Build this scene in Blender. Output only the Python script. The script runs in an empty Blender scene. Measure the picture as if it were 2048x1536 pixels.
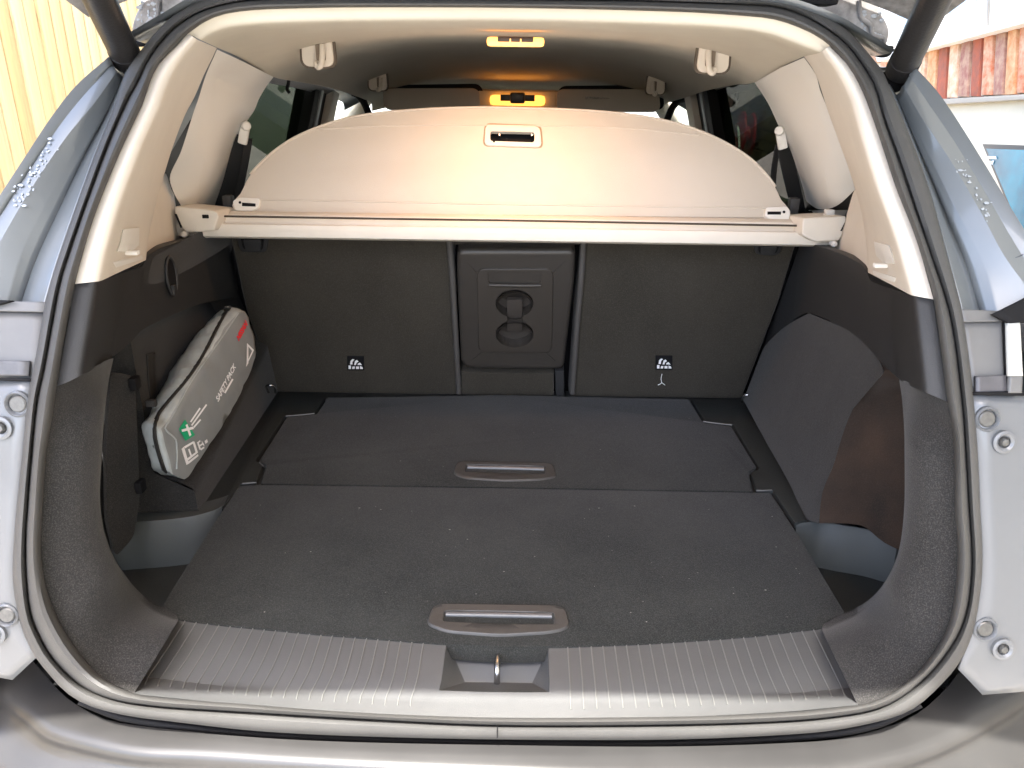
import bpy, bmesh, math, random
from mathutils import Vector, Matrix, noise
random.seed(7)
V = Vector
sc = bpy.context.scene
# ------------------------------------------------------------------ camera
CAM = V((0.0135, 0.0, 0.75)); PITCH = math.radians(22.0); ROLL = math.radians(0.8); YAW = 0.0
FPX = 1547.0                                    # focal length in pixels of a 2048 wide frame
f_ = V((-math.sin(YAW)*math.cos(PITCH), math.cos(YAW)*math.cos(PITCH), -math.sin(PITCH)))
r0 = f_.cross(V((0,0,1))).normalized(); u0 = r0.cross(f_)
r_ = r0*math.cos(ROLL) + u0*math.sin(ROLL); u_ = r_.cross(f_)
cd = bpy.data.cameras.new('camera'); cam = bpy.data.objects.new('camera', cd)
sc.collection.objects.link(cam)
M = Matrix((r_, u_, -f_)).transposed().to_4x4(); M.translation = CAM
cam.matrix_world = M
cd.sensor_width = 36; cd.lens = FPX/2048*36; cd.clip_start = 0.02; cd.clip_end = 2000
sc.camera = cam
# ------------------------------------------------------------------ daylight
SUN_EL, SUN_AZ = math.radians(63.9), math.radians(185)      # azimuth clockwise from +Y: the sun stands behind the camera
w = bpy.data.worlds.new('World'); sc.world = w; w.use_nodes = True
nt = w.node_tree; bgn = nt.nodes['Background']
sky = nt.nodes.new('ShaderNodeTexSky'); sky.sky_type = 'NISHITA'; sky.sun_disc = False
sky.sun_elevation = SUN_EL; sky.sun_rotation = SUN_AZ; sky.air_density = 0.85; sky.dust_density = 3.5; sky.ozone_density = 0.8
nt.links.new(sky.outputs[0], bgn.inputs[0]); bgn.inputs[1].default_value = 0.15
sd = bpy.data.lights.new('sun', 'SUN'); sd.energy = 3.0; sd.angle = math.radians(0.6); sd.color = (1, .96, .90)
so = bpy.data.objects.new('sun', sd); sc.collection.objects.link(so)
S = V((math.sin(SUN_AZ)*math.cos(SUN_EL), math.cos(SUN_AZ)*math.cos(SUN_EL), math.sin(SUN_EL)))
so.rotation_euler = S.to_track_quat('Z', 'Y').to_euler()
sc.view_settings.view_transform = 'Standard'; sc.view_settings.look = 'None'
sc.view_settings.gamma = 1.0; sc.view_settings.use_curve_mapping = False
sc.view_settings.exposure = 3.05
sc.cycles.use_denoising = True; sc.cycles.max_bounces = 10; sc.cycles.diffuse_bounces = 6
sc.cycles.sample_clamp_indirect = 6
# ------------------------------------------------------------------ helpers
def ray(px, py):
    return (f_ + r_*((px-1024)/FPX) - u_*((py-768)/FPX))
_oz = [(-.3,.70),(-.08,.733),(0,.745),(.2,.775),(.4,.83),(.5,.885),(.65,1.0),(.75,1.09),(.83,1.175),(.95,1.32),(1.2,1.6)]
def Yo(z):
    for (a, ya), (b, yb) in zip(_oz, _oz[1:]):
        if z <= b: 
            t = max(0, (z-a)/(b-a)); return ya+(yb-ya)*t
    return _oz[-1][1]
def Yos(z):                                     # smoothed profile of the opening
    return sum(Yo(z+d*.02) for d in range(-3, 4))/7
def U(px, py, s, v=None, v2=None):
    d = ray(px, py)
    if s == 'Y': t = v/d.y
    elif s == 'X': t = (v-CAM.x)/d.x
    elif s == 'Z': t = (v-CAM.z)/d.z
    elif s == 'D': t = v
    elif s == 'P': t = (v-CAM).dot(v2)/d.dot(v2)
    elif s == 'O':
        lo, hi = .3, 2.6
        for _ in range(40):
            m = (lo+hi)/2; p = CAM+d*m
            if p.y < Yos(p.z)+(v or 0): lo = m
            else: hi = m
        t = lo
    else:                                       # callable: >0 beyond the surface
        lo, hi = .4, 4
        for _ in range(40):
            m = (lo+hi)/2
            if s(CAM+d*m) < 0: lo = m
            else: hi = m
        t = lo
    return CAM+d*t
def dense(pts, closed=False, k=10):
    pts = [V(p) for p in pts]; n = len(pts); out = []
    rng = range(n) if closed else range(n-1)
    for i in rng:
        p1, p2 = pts[i], pts[(i+1) % n]
        p0 = pts[i-1] if (closed or i > 0) else p1*2-p2
        p3 = pts[(i+2) % n] if (closed or i+2 < n) else p2*2-p1
        l = max((p2-p1).length, 1e-9)
        a = .5*(p2-p0)*min(1, 2*l/max((p2-p0).length, 1e-9)); b = .5*(p3-p1)*min(1, 2*l/max((p3-p1).length, 1e-9))
        for j in range(k):
            t = j/k; t2, t3 = t*t, t*t*t
            out.append(p1*(2*t3-3*t2+1)+a*(t3-2*t2+t)+p2*(-2*t3+3*t2)+b*(t3-t2))
    if not closed: out.append(pts[-1])
    return out
def rs(pts, n, closed=False, smooth=True):
    q = dense(pts, closed) if smooth else [V(p) for p in pts]
    if closed: q = q+[q[0]]
    acc = [0]
    for a, b in zip(q, q[1:]): acc.append(acc[-1]+(b-a).length)
    out = []; j = 0
    for i in range(n):
        t = acc[-1]*(i/n if closed else i/(n-1))
        while j < len(q)-2 and acc[j+1] < t: j += 1
        l = acc[j+1]-acc[j]
        out.append(q[j].lerp(q[j+1], (t-acc[j])/l if l > 1e-12 else 0))
    return out
def link(name, me, mat=None, parent=None):
    o = bpy.data.objects.new(name, me); sc.collection.objects.link(o)
    if mat is not None:
        for m in (mat if isinstance(mat, (list, tuple)) else [mat]): me.materials.append(m)
    if parent is not None: o.parent = parent
    return o
def finish(me, ang=40, smooth=True):
    if smooth:
        me.polygons.foreach_set('use_smooth', [True]*len(me.polygons))
        me.set_sharp_from_angle(angle=math.radians(ang))
    me.update()
def grid(name, rows, mat, parent=None, closed=False, thick=0, ang=40, toward=None, subsurf=0):
    """rows: list of equally long rows of points."""
    n = len(rows[0]); vs = [p for r in rows for p in r]; fs = []
    for i in range(len(rows)-1):
        for j in range(n if closed else n-1):
            k = (j+1) % n
            fs.append((i*n+j, i*n+k, (i+1)*n+k, (i+1)*n+j))
    me = bpy.data.meshes.new(name); me.from_pydata([tuple(v) for v in vs], [], fs)
    c = sum((p.center for p in me.polygons), V())/len(me.polygons)
    s = sum((p.normal*p.area).dot(CAM+V((0,0,0))-p.center) for p in me.polygons)
    if s < 0: me.flip_normals()
    finish(me, ang)
    o = link(name, me, mat, parent)
    if thick:
        m = o.modifiers.new('thickness', 'SOLIDIFY'); m.thickness = thick; m.offset = -1
    return o
def cross(rows, k=4):
    """insert smooth rows between the given rows."""
    n = len(rows[0]); cols = [dense([r[j] for r in rows], False, k) for j in range(n)]
    return [[c[i] for c in cols] for i in range(len(cols[0]))]
def prism(name, pts, nrm, depth, mat, parent=None, bev=0.002, seg=2, ang=35):
    """closed outline pts pushed back along -nrm by depth, front edge rounded."""
    nrm = nrm.normalized(); bm = bmesh.new()
    a = [bm.verts.new(p) for p in pts]; b = [bm.verts.new(p-nrm*depth) for p in pts]
    n = len(pts); fa = bm.faces.new(a); bm.faces.new(b[::-1])
    for i in range(n): bm.faces.new((a[i], b[i], b[(i+1) % n], a[(i+1) % n]))
    bmesh.ops.recalc_face_normals(bm, faces=bm.faces)
    if bev:
        es = [e for e in bm.edges if e.verts[0] in a and e.verts[1] in a]
        bmesh.ops.bevel(bm, geom=es, offset=bev, segments=seg, affect='EDGES', profile=.6, clamp_overlap=True)
    me = bpy.data.meshes.new(name); bm.to_mesh(me); bm.free(); finish(me, ang)
    return link(name, me, mat, parent)
def box(name, c, size, mat, parent=None, bev=.003, rot=None, seg=2):
    bm = bmesh.new(); bmesh.ops.create_cube(bm, size=1)
    for v in bm.verts: v.co = V((v.co.x*size[0], v.co.y*size[1], v.co.z*size[2]))
    if bev: bmesh.ops.bevel(bm, geom=list(bm.edges), offset=min(bev, min(size)*.45), segments=seg, affect='EDGES', profile=.6)
    R_ = rot if rot is not None else Matrix.Identity(3)
    for v in bm.verts: v.co = R_ @ v.co + V(c)
    me = bpy.data.meshes.new(name); bm.to_mesh(me); bm.free(); finish(me)
    return link(name, me, mat, parent)
def tube(name, pts, rad, mat, parent=None, seg=12, smooth=True, n=None, flat=None):
    """swept tube; rad number or list; flat=(width, thickness, side vector) for a strap."""
    q = rs(pts, n or len(pts)*6) if smooth else [V(p) for p in pts]
    m = len(q); vs = []; fs = []; side = None
    for i, p in enumerate(q):
        t = (q[min(i+1, m-1)]-q[max(i-1, 0)]).normalized()
        if side is None:
            side = t.cross(V((0,0,1)));  side = side if side.length > .1 else t.cross(V((1,0,0)))
        if flat: side = flat[2]
        side = (side-t*side.dot(t)).normalized(); up = t.cross(side)
        r = rad[min(int(i/m*len(rad)), len(rad)-1)] if isinstance(rad, list) else rad
        for k in range(seg):
            a = 2*math.pi*k/seg
            if flat:
                ca, sa = math.cos(a), math.sin(a)
                vs.append(p+side*flat[0]/2*math.copysign(abs(ca)**.4, ca)+up*flat[1]/2*math.copysign(abs(sa)**.4, sa))
            else: vs.append(p+(side*math.cos(a)+up*math.sin(a))*r)
    for i in range(m-1):
        for k in range(seg):
            l = (k+1) % seg; fs.append((i*seg+k, i*seg+l, (i+1)*seg+l, (i+1)*seg+k))
    fs.append(tuple(range(seg))[::-1]); fs.append(tuple((m-1)*seg+k for k in range(seg)))
    me = bpy.data.meshes.new(name); me.from_pydata([tuple(v) for v in vs], [], fs)
    finish(me, 50); return link(name, me, mat, parent)
def lathe(name, base, axis, prof, mat, parent=None, seg=28):
    """prof: (radius, height along axis)"""
    axis = axis.normalized(); a = axis.orthogonal().normalized(); b = axis.cross(a); vs = []; fs = []
    for r, h in prof:
        for k in range(seg):
            t = 2*math.pi*k/seg; vs.append(base+axis*h+(a*math.cos(t)+b*math.sin(t))*r)
    for i in range(len(prof)-1):
        for k in range(seg):
            l = (k+1) % seg; fs.append((i*seg+k, i*seg+l, (i+1)*seg+l, (i+1)*seg+k))
    fs.append(tuple(range(seg))[::-1]); fs.append(tuple((len(prof)-1)*seg+k for k in range(seg)))
    me = bpy.data.meshes.new(name); me.from_pydata([tuple(v) for v in vs], [], fs); 
    bm = bmesh.new(); bm.from_mesh(me); bmesh.ops.recalc_face_normals(bm, faces=bm.faces); bm.to_mesh(me); bm.free()
    finish(me, 35); return link(name, me, mat, parent)
def cut(o, pts, nrm, depth):
    """cut a straight-sided hole into a mesh object"""
    c = prism('cutter', pts, nrm, depth, None, None, bev=0)
    m = o.modifiers.new('cut', 'BOOLEAN'); m.object = c; m.operation = 'DIFFERENCE'; m.solver = 'EXACT'
    dg = bpy.context.evaluated_depsgraph_get(); dg.update()
    me = bpy.data.meshes.new_from_object(o.evaluated_get(dg)); o.modifiers.clear(); o.data = me
    finish(me, 35); bpy.data.objects.remove(c)
def flatmesh(name, polys, mat, parent=None):
    """several flat outlines (printed marks) as one thin mesh"""
    vs = []; fs = []
    for p in polys:
        fs.append(tuple(range(len(vs), len(vs)+len(p)))); vs += [tuple(q) for q in p]
    me = bpy.data.meshes.new(name); me.from_pydata(vs, [], fs); me.update()
    return link(name, me, mat, parent)
def roundrect(w, h, r, n=6, r2=None):
    out = []
    for cx, cy, a0 in ((w/2-r, h/2-r, 0), (-w/2+r, h/2-r, 90), (-w/2+r, -h/2+r, 180), (w/2-r, -h/2+r, 270)):
        for k in range(n+1):
            a = math.radians(a0+90*k/n); out.append((cx+r*math.cos(a), cy+r*math.sin(a)))
    return out
def roundpoly(pts, r, n=5):
    """round the corners of a 2D/3D outline"""
    pts = [V(p) for p in pts]; out = []; m = len(pts)
    for i in range(m):
        a, b, c = pts[i-1], pts[i], pts[(i+1) % m]
        ra = min(r, (a-b).length*.45); rc = min(r, (c-b).length*.45)
        p, q = b+(a-b).normalized()*ra, b+(c-b).normalized()*rc
        for k in range(n+1):
            t = k/n; out.append(p*(1-t)**2+b*2*t*(1-t)+q*t*t)
    return out
def text(name, body, size, pos, xax, yax, mat, parent=None, shear=0, bold=0):
    c = bpy.data.curves.new(name, 'FONT'); c.body = body; c.size = size; c.align_x = 'CENTER'; c.align_y = 'CENTER'
    c.shear = shear; c.offset = bold; c.resolution_u = 3; c.extrude = .0002
    o = bpy.data.objects.new(name, c); sc.collection.objects.link(o); c.materials.append(mat)
    xax = xax.normalized(); z = xax.cross(yax).normalized(); y = z.cross(xax)
    m = Matrix((xax, y, z)).transposed().to_4x4(); m.translation = pos; o.matrix_world = m
    dg = bpy.context.evaluated_depsgraph_get(); dg.update()
    me = bpy.data.meshes.new_from_object(o.evaluated_get(dg)); bpy.data.objects.remove(o)
    o = link(name, me, None, parent); o.matrix_world = m
    return o
def empty(name, label, cat, loc=(0,0,0), group=None):
    o = bpy.data.objects.new(name, None); sc.collection.objects.link(o); o.empty_display_size = .05
    o['label'] = label; o['category'] = cat
    if group: o['group'] = group
    return o
def tag(o, label, cat, group=None):
    o['label'] = label; o['category'] = cat
    if group: o['group'] = group
    return o
# ------------------------------------------------------------------ materials
def mat(name, col, rough=.6, metal=0., coat=0., spec=.5, bump=0., bscale=300., var=0., vscale=30., vcol=None, emit=None, estr=0, sheen=0., detail=4, stretch=None, fleck=0., fcol=(.2,.19,.18)):
    m = bpy.data.materials.new(name); m.use_nodes = True; n = m.node_tree; b = n.nodes['Principled BSDF']
    b.inputs['Base Color'].default_value = (*col, 1); b.inputs['Roughness'].default_value = rough
    b.inputs['Metallic'].default_value = metal; b.inputs['Coat Weight'].default_value = coat
    b.inputs['Coat Roughness'].default_value = .06
    b.inputs['Specular IOR Level'].default_value = spec; b.inputs['Sheen Weight'].default_value = sheen
    b.inputs['Sheen Roughness'].default_value = .5
    tc = n.nodes.new('ShaderNodeTexCoord'); src = tc.outputs['Object']
    if stretch:
        mp = n.nodes.new('ShaderNodeMapping'); mp.inputs['Scale'].default_value = stretch
        n.links.new(src, mp.inputs[0]); src = mp.outputs[0]
    def nz(scale, det=detail, rg=.6):
        t = n.nodes.new('ShaderNodeTexNoise'); t.inputs['Scale'].default_value = scale
        t.inputs['Detail'].default_value = det; t.inputs['Roughness'].default_value = rg
        n.links.new(src, t.inputs['Vector']); return t.outputs['Fac']
    colsock = None
    if var:
        cr = n.nodes.new('ShaderNodeMapRange'); cr.inputs['From Min'].default_value = .3; cr.inputs['From Max'].default_value = .7
        n.links.new(nz(vscale), cr.inputs['Value'])
        mx = n.nodes.new('ShaderNodeMix'); mx.data_type = 'RGBA'
        v2 = vcol or tuple(c*(1-var) for c in col)
        mx.inputs[6].default_value = (*col, 1); mx.inputs[7].default_value = (*v2, 1)
        n.links.new(cr.outputs[0], mx.inputs[0]); colsock = mx.outputs[2]
    if fleck:
        mr = n.nodes.new('ShaderNodeMapRange'); mr.inputs['From Min'].default_value = .46; mr.inputs['From Max'].default_value = .70
        n.links.new(nz(bscale*1.3, 2), mr.inputs['Value'])
        ml = n.nodes.new('ShaderNodeMath'); ml.operation = 'MULTIPLY'; ml.inputs[1].default_value = fleck
        n.links.new(mr.outputs[0], ml.inputs[0])
        mx = n.nodes.new('ShaderNodeMix'); mx.data_type = 'RGBA'
        if colsock: n.links.new(colsock, mx.inputs[6])
        else: mx.inputs[6].default_value = (*col, 1)
        mx.inputs[7].default_value = (*fcol, 1); n.links.new(ml.outputs[0], mx.inputs[0]); colsock = mx.outputs[2]
    if colsock: n.links.new(colsock, b.inputs['Base Color'])
    if bump:
        bp = n.nodes.new('ShaderNodeBump'); bp.inputs['Strength'].default_value = bump; bp.inputs['Distance'].default_value = .002
        n.links.new(nz(bscale, 3), bp.inputs['Height']); n.links.new(bp.outputs[0], b.inputs['Normal'])
    if emit:
        b.inputs['Emission Color'].default_value = (*emit, 1); b.inputs['Emission Strength'].default_value = estr
    return m
CARPET = mat('carpet_charcoal', (.022,.023,.0213), .95, spec=.1, bump=.35, bscale=520, var=.6, vscale=5, sheen=.12, fleck=.5, fcol=(.072,.074,.068))
CARPET2 = mat('carpet_liner', (.024,.0235,.0228), .95, spec=.1, bump=.35, bscale=520, var=.3, vscale=12, sheen=.12, fleck=.5, fcol=(.08,.076,.072))
CARPETB = mat('carpet_lamp_tinted', (.045,.029,.021), .95, spec=.1, bump=.4, bscale=480, var=.4, vscale=14, vcol=(.027,.0205,.017), sheen=.1, fleck=.4, fcol=(.07,.052,.04))  # liner carpet browned: warm lamplight on the recess put into the colour
SEATCARPET = mat('seat_back_carpet', (.043,.038,.030), .95, spec=.1, bump=.35, bscale=450, var=.3, vscale=6, sheen=.1, fleck=.45, fcol=(.082,.073,.058), stretch=(1,1,.6))
PLASTIC = mat('black_grained_plastic', (.026,.0262,.027), .52, spec=.45, bump=.35, bscale=900, var=.12, vscale=40)
TRAY = mat('dark_tray_plastic', (.02,.0225,.022), .55, spec=.4, bump=.3, bscale=800)
BIN = mat('grey_bin_plastic', (.06,.066,.066), .5, spec=.4, bump=.2, bscale=700)
SCUFF = mat('sill_plate_plastic', (.083,.085,.085), .5, spec=.45, bump=.3, bscale=900, var=.1, vscale=20)
RIDGE = mat('sill_ridge_plastic', (.135,.136,.13), .45, spec=.5)
HANDLE = mat('handle_frame_plastic', (.046,.0455,.044), .42, spec=.5, bump=.3, bscale=900)
GRIP = mat('handle_grip_plastic', (.075,.078,.082), .35, spec=.6)
CREAM = mat('cream_trim_plastic', (.69,.635,.55), .62, spec=.35, bump=.18, bscale=1100, var=.06, vscale=12)
CREAM2 = mat('cream_pillar_plastic', (.72,.70,.65), .6, spec=.35, bump=.18, bscale=1100)
LINING = mat('headliner_fabric', (.58,.54,.45), .9, spec=.2, bump=.25, bscale=900, var=.05, vscale=14)
COVER = mat('cover_vinyl', (.56,.505,.43), .6, spec=.3, bump=.25, bscale=700, var=.05, vscale=5)
RUBBER = mat('grey_rubber_seal', (.066,.065,.062), .6, spec=.4, bump=.2, bscale=500, var=.15, vscale=15)
BLACK = mat('black_void', (.006,.006,.007), .7, spec=.2)
LEATHER = mat('armrest_leatherette', (.04,.035,.03), .36, spec=.5, bump=.35, bscale=500)
ARMPL = mat('armrest_plastic', (.04,.034,.028), .45, spec=.45, bump=.2, bscale=900)
PAINT = mat('pale_blue_metallic_paint', (.14,.155,.163), .34, metal=.3, coat=.6, spec=.5, var=.08, vscale=6)
PAINTL = mat('pale_blue_body_panel', (.13,.138,.146), .42, metal=.1, coat=.4, var=.1, vscale=5)
LAMPBR = mat('grey_lamp_bracket', (.13,.13,.128), .45, spec=.5, var=.2, vscale=14)
BUMPER = mat('bumper_plastic', (.036,.035,.034), .32, spec=.5, coat=.15, var=.4, vscale=4)
METAL = mat('bright_steel', (.55,.55,.55), .25, metal=1)
BOLT = mat('dull_bolt', (.16,.16,.155), .45, metal=.7, var=.3, vscale=200)
STRUT = mat('strut_black', (.018,.017,.017), .38, spec=.5, bump=.2, bscale=300)
DIRTY = mat('dirty_grey_panel', (.11,.105,.102), .5, spec=.5, bump=.5, bscale=60, var=.5, vscale=45, vcol=(.30,.29,.28))
WHITE = mat('white_print', (.85,.85,.85), .6)
RED = mat('red_print', (.75,.04,.05), .6)
GREEN = mat('green_print', (.01,.36,.16), .6)
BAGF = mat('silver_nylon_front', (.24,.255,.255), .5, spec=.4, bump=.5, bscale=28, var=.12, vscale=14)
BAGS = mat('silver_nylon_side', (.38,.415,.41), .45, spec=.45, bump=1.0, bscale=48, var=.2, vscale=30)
ZIP = mat('black_zip_tape', (.016,.015,.014), .7, bump=.6, bscale=600)
BELT = mat('black_seat_belt', (.008,.008,.008), .7, bump=.5, bscale=600)
VISOR = mat('visor_fabric', (.55,.51,.45), .8, bump=.2, bscale=900)
LAMPLENS = mat('warm_lamp_lens', (.9,.6,.25), .4, emit=(1,.36,.05), estr=.42)
LAMPDARK = mat('lamp_bezel', (.05,.03,.02), .4)
GLASS = bpy.data.materials.new('tinted_glass'); GLASS.use_nodes = True
_n = GLASS.node_tree; _n.nodes.clear()
_o = _n.nodes.new('ShaderNodeOutputMaterial'); _m = _n.nodes.new('ShaderNodeMixShader'); _t = _n.nodes.new('ShaderNodeBsdfTransparent'); _g = _n.nodes.new('ShaderNodeBsdfGlossy')
_t.inputs[0].default_value = (.10,.12,.095,1); _g.inputs[1].default_value = .02; _m.inputs[0].default_value = .05
_n.links.new(_t.outputs[0], _m.inputs[1]); _n.links.new(_g.outputs[0], _m.inputs[2]); _n.links.new(_m.outputs[0], _o.inputs[0])
CLEAR = GLASS.copy(); CLEAR.name = 'clear_glass'; 
for nn in CLEAR.node_tree.nodes:
    if nn.type == 'BSDF_TRANSPARENT': nn.inputs[0].default_value = (.86,.9,.88,1)
DARKGLASS = mat('dark_quarter_glass', (.004,.004,.004), .5, spec=.1)
# ================================================================== setting
gnd = mat('driveway_concrete', (.32,.30,.27), .9, bump=.5, bscale=80, var=.25, vscale=3)
me = bpy.data.meshes.new('ground'); me.from_pydata([(-400,-400,-.75),(400,-400,-.75),(400,400,-.75),(-400,400,-.75)], [], [(0,1,2,3)])
ground = link('ground', me, gnd); ground['kind'] = 'structure'

# ================================================================== the car
car = empty('car', 'pale blue SUV seen from behind with its tailgate raised over the open boot', 'car')
# ---- curves of the tailgate opening, clockwise from the bottom middle (photo pixels, laid on the opening's own surface)
S_OUT = [(995,1479),(700,1472),(513,1462),(342,1443),(251,1431),(176,1411),(131,1384),(95,1345),(70,1313),(45,1262),(33,1215),(25,1150),(28,1080),(32,1025),(44,910),(56,790),(73,705),(91,602),(113,525),(154,410),(191,308),(226,222),(249,150),(294,85),(342,34),(369,14),(410,-5),(481,-20),(700,-26),(1030,-24),(1360,-18),(1500,-10),(1560,-2),(1612,11),(1663,35),(1711,76),(1737,107),(1764,140),(1781,178),(1826,287),(1861,386),(1891,496),(1922,613),(1939,722),(1948,808),(1956,910),(1961,1025),(1965,1100),(1963,1165),(1950,1250),(1929,1308),(1895,1356),(1826,1418),(1741,1447),(1621,1466),(1348,1479)]
S_MID = [(995,1451),(700,1437),(513,1426),(342,1416),(276,1409),(226,1400),(176,1381),(136,1351),(100,1311),(75,1266),(60,1225),(52,1150),(51,1080),(54,1025),(60,944),(73,808),(88,737),(106,637),(121,560),(140,500),(171,410),(222,273),(260,190),(276,165),(291,130),(312,97),(341,63),(376,37),(411,20),(464,6),(520,0),(700,-1),(1030,0),(1250,2),(1360,5),(1500,10),(1553,14),(1605,30),(1658,61),(1693,88),(1728,134),(1751,176),(1768,239),(1799,325),(1833,427),(1861,506),(1902,637),(1925,808),(1932,910),(1939,1025),(1944,1100),(1943,1160),(1934,1223),(1912,1278),(1861,1346),(1792,1402),(1724,1426),(1587,1442),(1348,1450)]
S_IN = [(995,1435),(700,1424),(478,1407),(342,1397),(267,1386),(205,1356),(154,1301),(113,1233),(92,1175),(82,1114),(82,1060),(85,1010),(92,910),(103,842),(113,773),(133,654),(150,568),(161,525),(191,427),(239,308),(284,212),(288,200),(305,152),(323,121),(349,95),(376,67),(411,43),(446,29),(499,21),(560,18),(700,15),(1030,16),(1360,24),(1500,33),(1553,40),(1605,58),(1641,77),(1667,98),(1693,127),(1711,155),(1732,200),(1758,273),(1792,376),(1826,461),(1843,513),(1867,599),(1895,804),(1908,880),(1910,1025),(1915,1079),(1914,1148),(1902,1233),(1881,1284),(1843,1336),(1792,1380),(1741,1404),(1717,1410),(1587,1424),(1348,1433)]
NR = 260
def align(crv):                                      # sample a ring so that rows correspond by angle about its middle
    d = dense([V((x, y, 0)) for x, y in crv], True, 12)
    c = V((1005, 760, 0)); ang = [math.atan2((p.x-c.x)/950, (p.y-c.y)/740) for p in d]
    out = []
    for i in range(NR):
        a = -2*math.pi*i/NR
        while a < -math.pi: a += 2*math.pi
        best = None
        for j in range(len(d)):
            a1, a2 = ang[j], ang[(j+1) % len(d)]
            if a2-a1 > math.pi: a2 -= 2*math.pi
            elif a1-a2 > math.pi: a1 -= 2*math.pi
            if (a1-a)*(a2-a) > 0 and a > 2: a1, a2 = a1+2*math.pi, a2+2*math.pi
            if (a1-a)*(a2-a) <= 0 and a1 != a2:
                best = d[j].lerp(d[(j+1) % len(d)], (a-a1)/(a2-a1)); break
        out.append(best if best is not None else d[0])
    return out
ro, rm, ri = align(S_OUT), align(S_MID), align(S_IN)
prof = [(ro,ro,0,.022),(ro,ro,0,.004),(ro,rm,.12,-.005),(ro,rm,.35,-.009),(ro,rm,.65,-.009),(ro,rm,.88,-.004),(rm,rm,0,.007),(rm,ri,.1,-.004),(rm,ri,.3,-.013),(rm,ri,.5,-.016),(rm,ri,.7,-.013),(rm,ri,.9,-.004),(ri,ri,0,.006),(ri,ri,0,.02)]
rows = []
for A, B, t, off in prof:
    rows.append([U(*(a.lerp(b, t)).xy, 'O', off) for a, b in zip(A, B)])
seal = grid('weather_seal', rows, RUBBER, car, closed=True, ang=50)
seal['label'] = 'grey rubber weather seal around the boot opening'
p0 = U(996,1452,'O',-.0155); p1 = U(993,1474,'O',-.0112)
box('seal_joint', (p0+p1)/2, (.0012,.004,.018), BLACK, seal, bev=.0003)
# ---- painted pillar gutters beside the opening
def side_rows(curves, n=40):
    return [[U(p.x, p.y, 'O', off) for p in rs([V((x,y,0)) for x,y in c], n)] for c, off in curves]
def gutter(cs, sgn, lab):
    rw = side_rows(cs); last = rw[-1]
    sharp = [rw[0]]
    for A_, B_ in zip(rw, rw[1:]): sharp += [[a.lerp(b, t) for a, b in zip(A_, B_)] for t in (.06,.5,.94)]+[B_]
    rw = sharp
    rw += [[p+V((sgn*.012,.03,-.004)) for p in last], [p+V((sgn*.02,.10,0)) for p in last], [p+V((sgn*.03,.6,.01)) for p in last]]
    o = grid('pillar_gutter', rw, PAINT, car, thick=.002, ang=28); o['label'] = lab; return o
gl = gutter([([(256,140),(228,222),(193,308),(156,410),(116,525),(93,602),(88,626)], .016),
        ([(247,160),(214,232),(168,320),(120,420),(74,520),(46,600),(40,626)], .036),
        ([(240,150),(205,215),(150,300),(98,395),(46,500),(16,600),(10,626)], .022),
        ([(233,143),(190,205),(137,270),(85,345),(34,427),(-16,520),(-40,600)], .006),
        ([(226,130),(175,185),(122,250),(68,330),(14,414),(-40,500),(-70,585)], .008),
        ([(219,116),(154,174),(103,239),(51,318),(0,396),(-60,490),(-110,580)], .0)], -1, 'pale blue pillar gutter beside the wooden fence')
gr = gutter([([(1776,170),(1824,287),(1859,386),(1889,496),(1920,613),(1926,640)], .016),
        ([(1792,194),(1826,280),(1861,363),(1898,452),(1934,541),(1962,640)], .036),
        ([(1800,186),(1840,270),(1885,363),(1930,452),(1972,541),(1998,640)], .022),
        ([(1807,172),(1845,238),(1901,323),(1962,428),(2010,517),(2080,610)], .006),
        ([(1817,153),(1858,212),(1911,290),(1972,391),(2029,490),(2100,600)], .008),
        ([(1827,135),(1873,186),(1922,258),(1982,355),(2048,464),(2130,590)], .0)], 1, 'pale blue pillar gutter beside the brick house')
for o_, ln in ((gl, [(226,148),(218,162),(190,205),(137,270),(85,345),(34,427),(-16,510)]), (gr, [(1812,166),(1818,186),(1845,238),(1901,323),(1962,428),(2008,512),(2014,520),(2040,512),(2060,500)])):
    tube('panel_groove', [U(x, y, 'O', .0055) for x, y in ln], .0009, mat('groove_dark', (.05,.06,.075), .6), o_, n=60, seg=6)
# spots of water left on the painted gutters
DROP = mat('water_drop_clear', (.3,.33,.36), .08, spec=.6)
def blobs(name, spots, surf, parent, m=DROP, k=8):
    bm = bmesh.new()
    for (x, y, r) in spots:
        p = surf(x, y); q = surf(x+2, y); q2 = surf(x, y+2); a = (q-p).normalized(); n = a.cross(q2-p).normalized()
        if n.dot(CAM-p) < 0: n = -n
        b = n.cross(a); vs = []; ec = random.uniform(.35, 1.9)
        for ring, hh in ((1, 0), (.8, .2), (.4, .3)):
            vs.append([bm.verts.new(p+n*(hh*r*.7+.0004)+(a*math.cos(2*math.pi*i/k)*ec+b*math.sin(2*math.pi*i/k))*r*ring) for i in range(k)])
        for r1, r2 in zip(vs, vs[1:]):
            for i in range(k): bm.faces.new((r1[i], r1[(i+1) % k], r2[(i+1) % k], r2[i]))
        bm.faces.new(vs[-1])
    me = bpy.data.meshes.new(name); bm.to_mesh(me); bm.free(); finish(me, 80)
    o = link(name, me, m, parent); o['kind'] = 'stuff'; return o
sp = []
for i in range(55):
    t = random.random(); sp.append((30+75*t+random.gauss(0,7), 405-115*t+random.gauss(0,12), random.uniform(.0006,.0022)))
blobs('water_drops', sp, lambda x, y: U(x, y, 'O', .003), gl)
sp = []
for i in range(32):
    t = random.random(); sp.append((1915+65*t+random.gauss(0,5), 320+110*t+random.gauss(0,9), random.uniform(.0006,.0022)))
blobs('water_drops', sp, lambda x, y: U(x, y, 'O', .003), gr)
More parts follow.
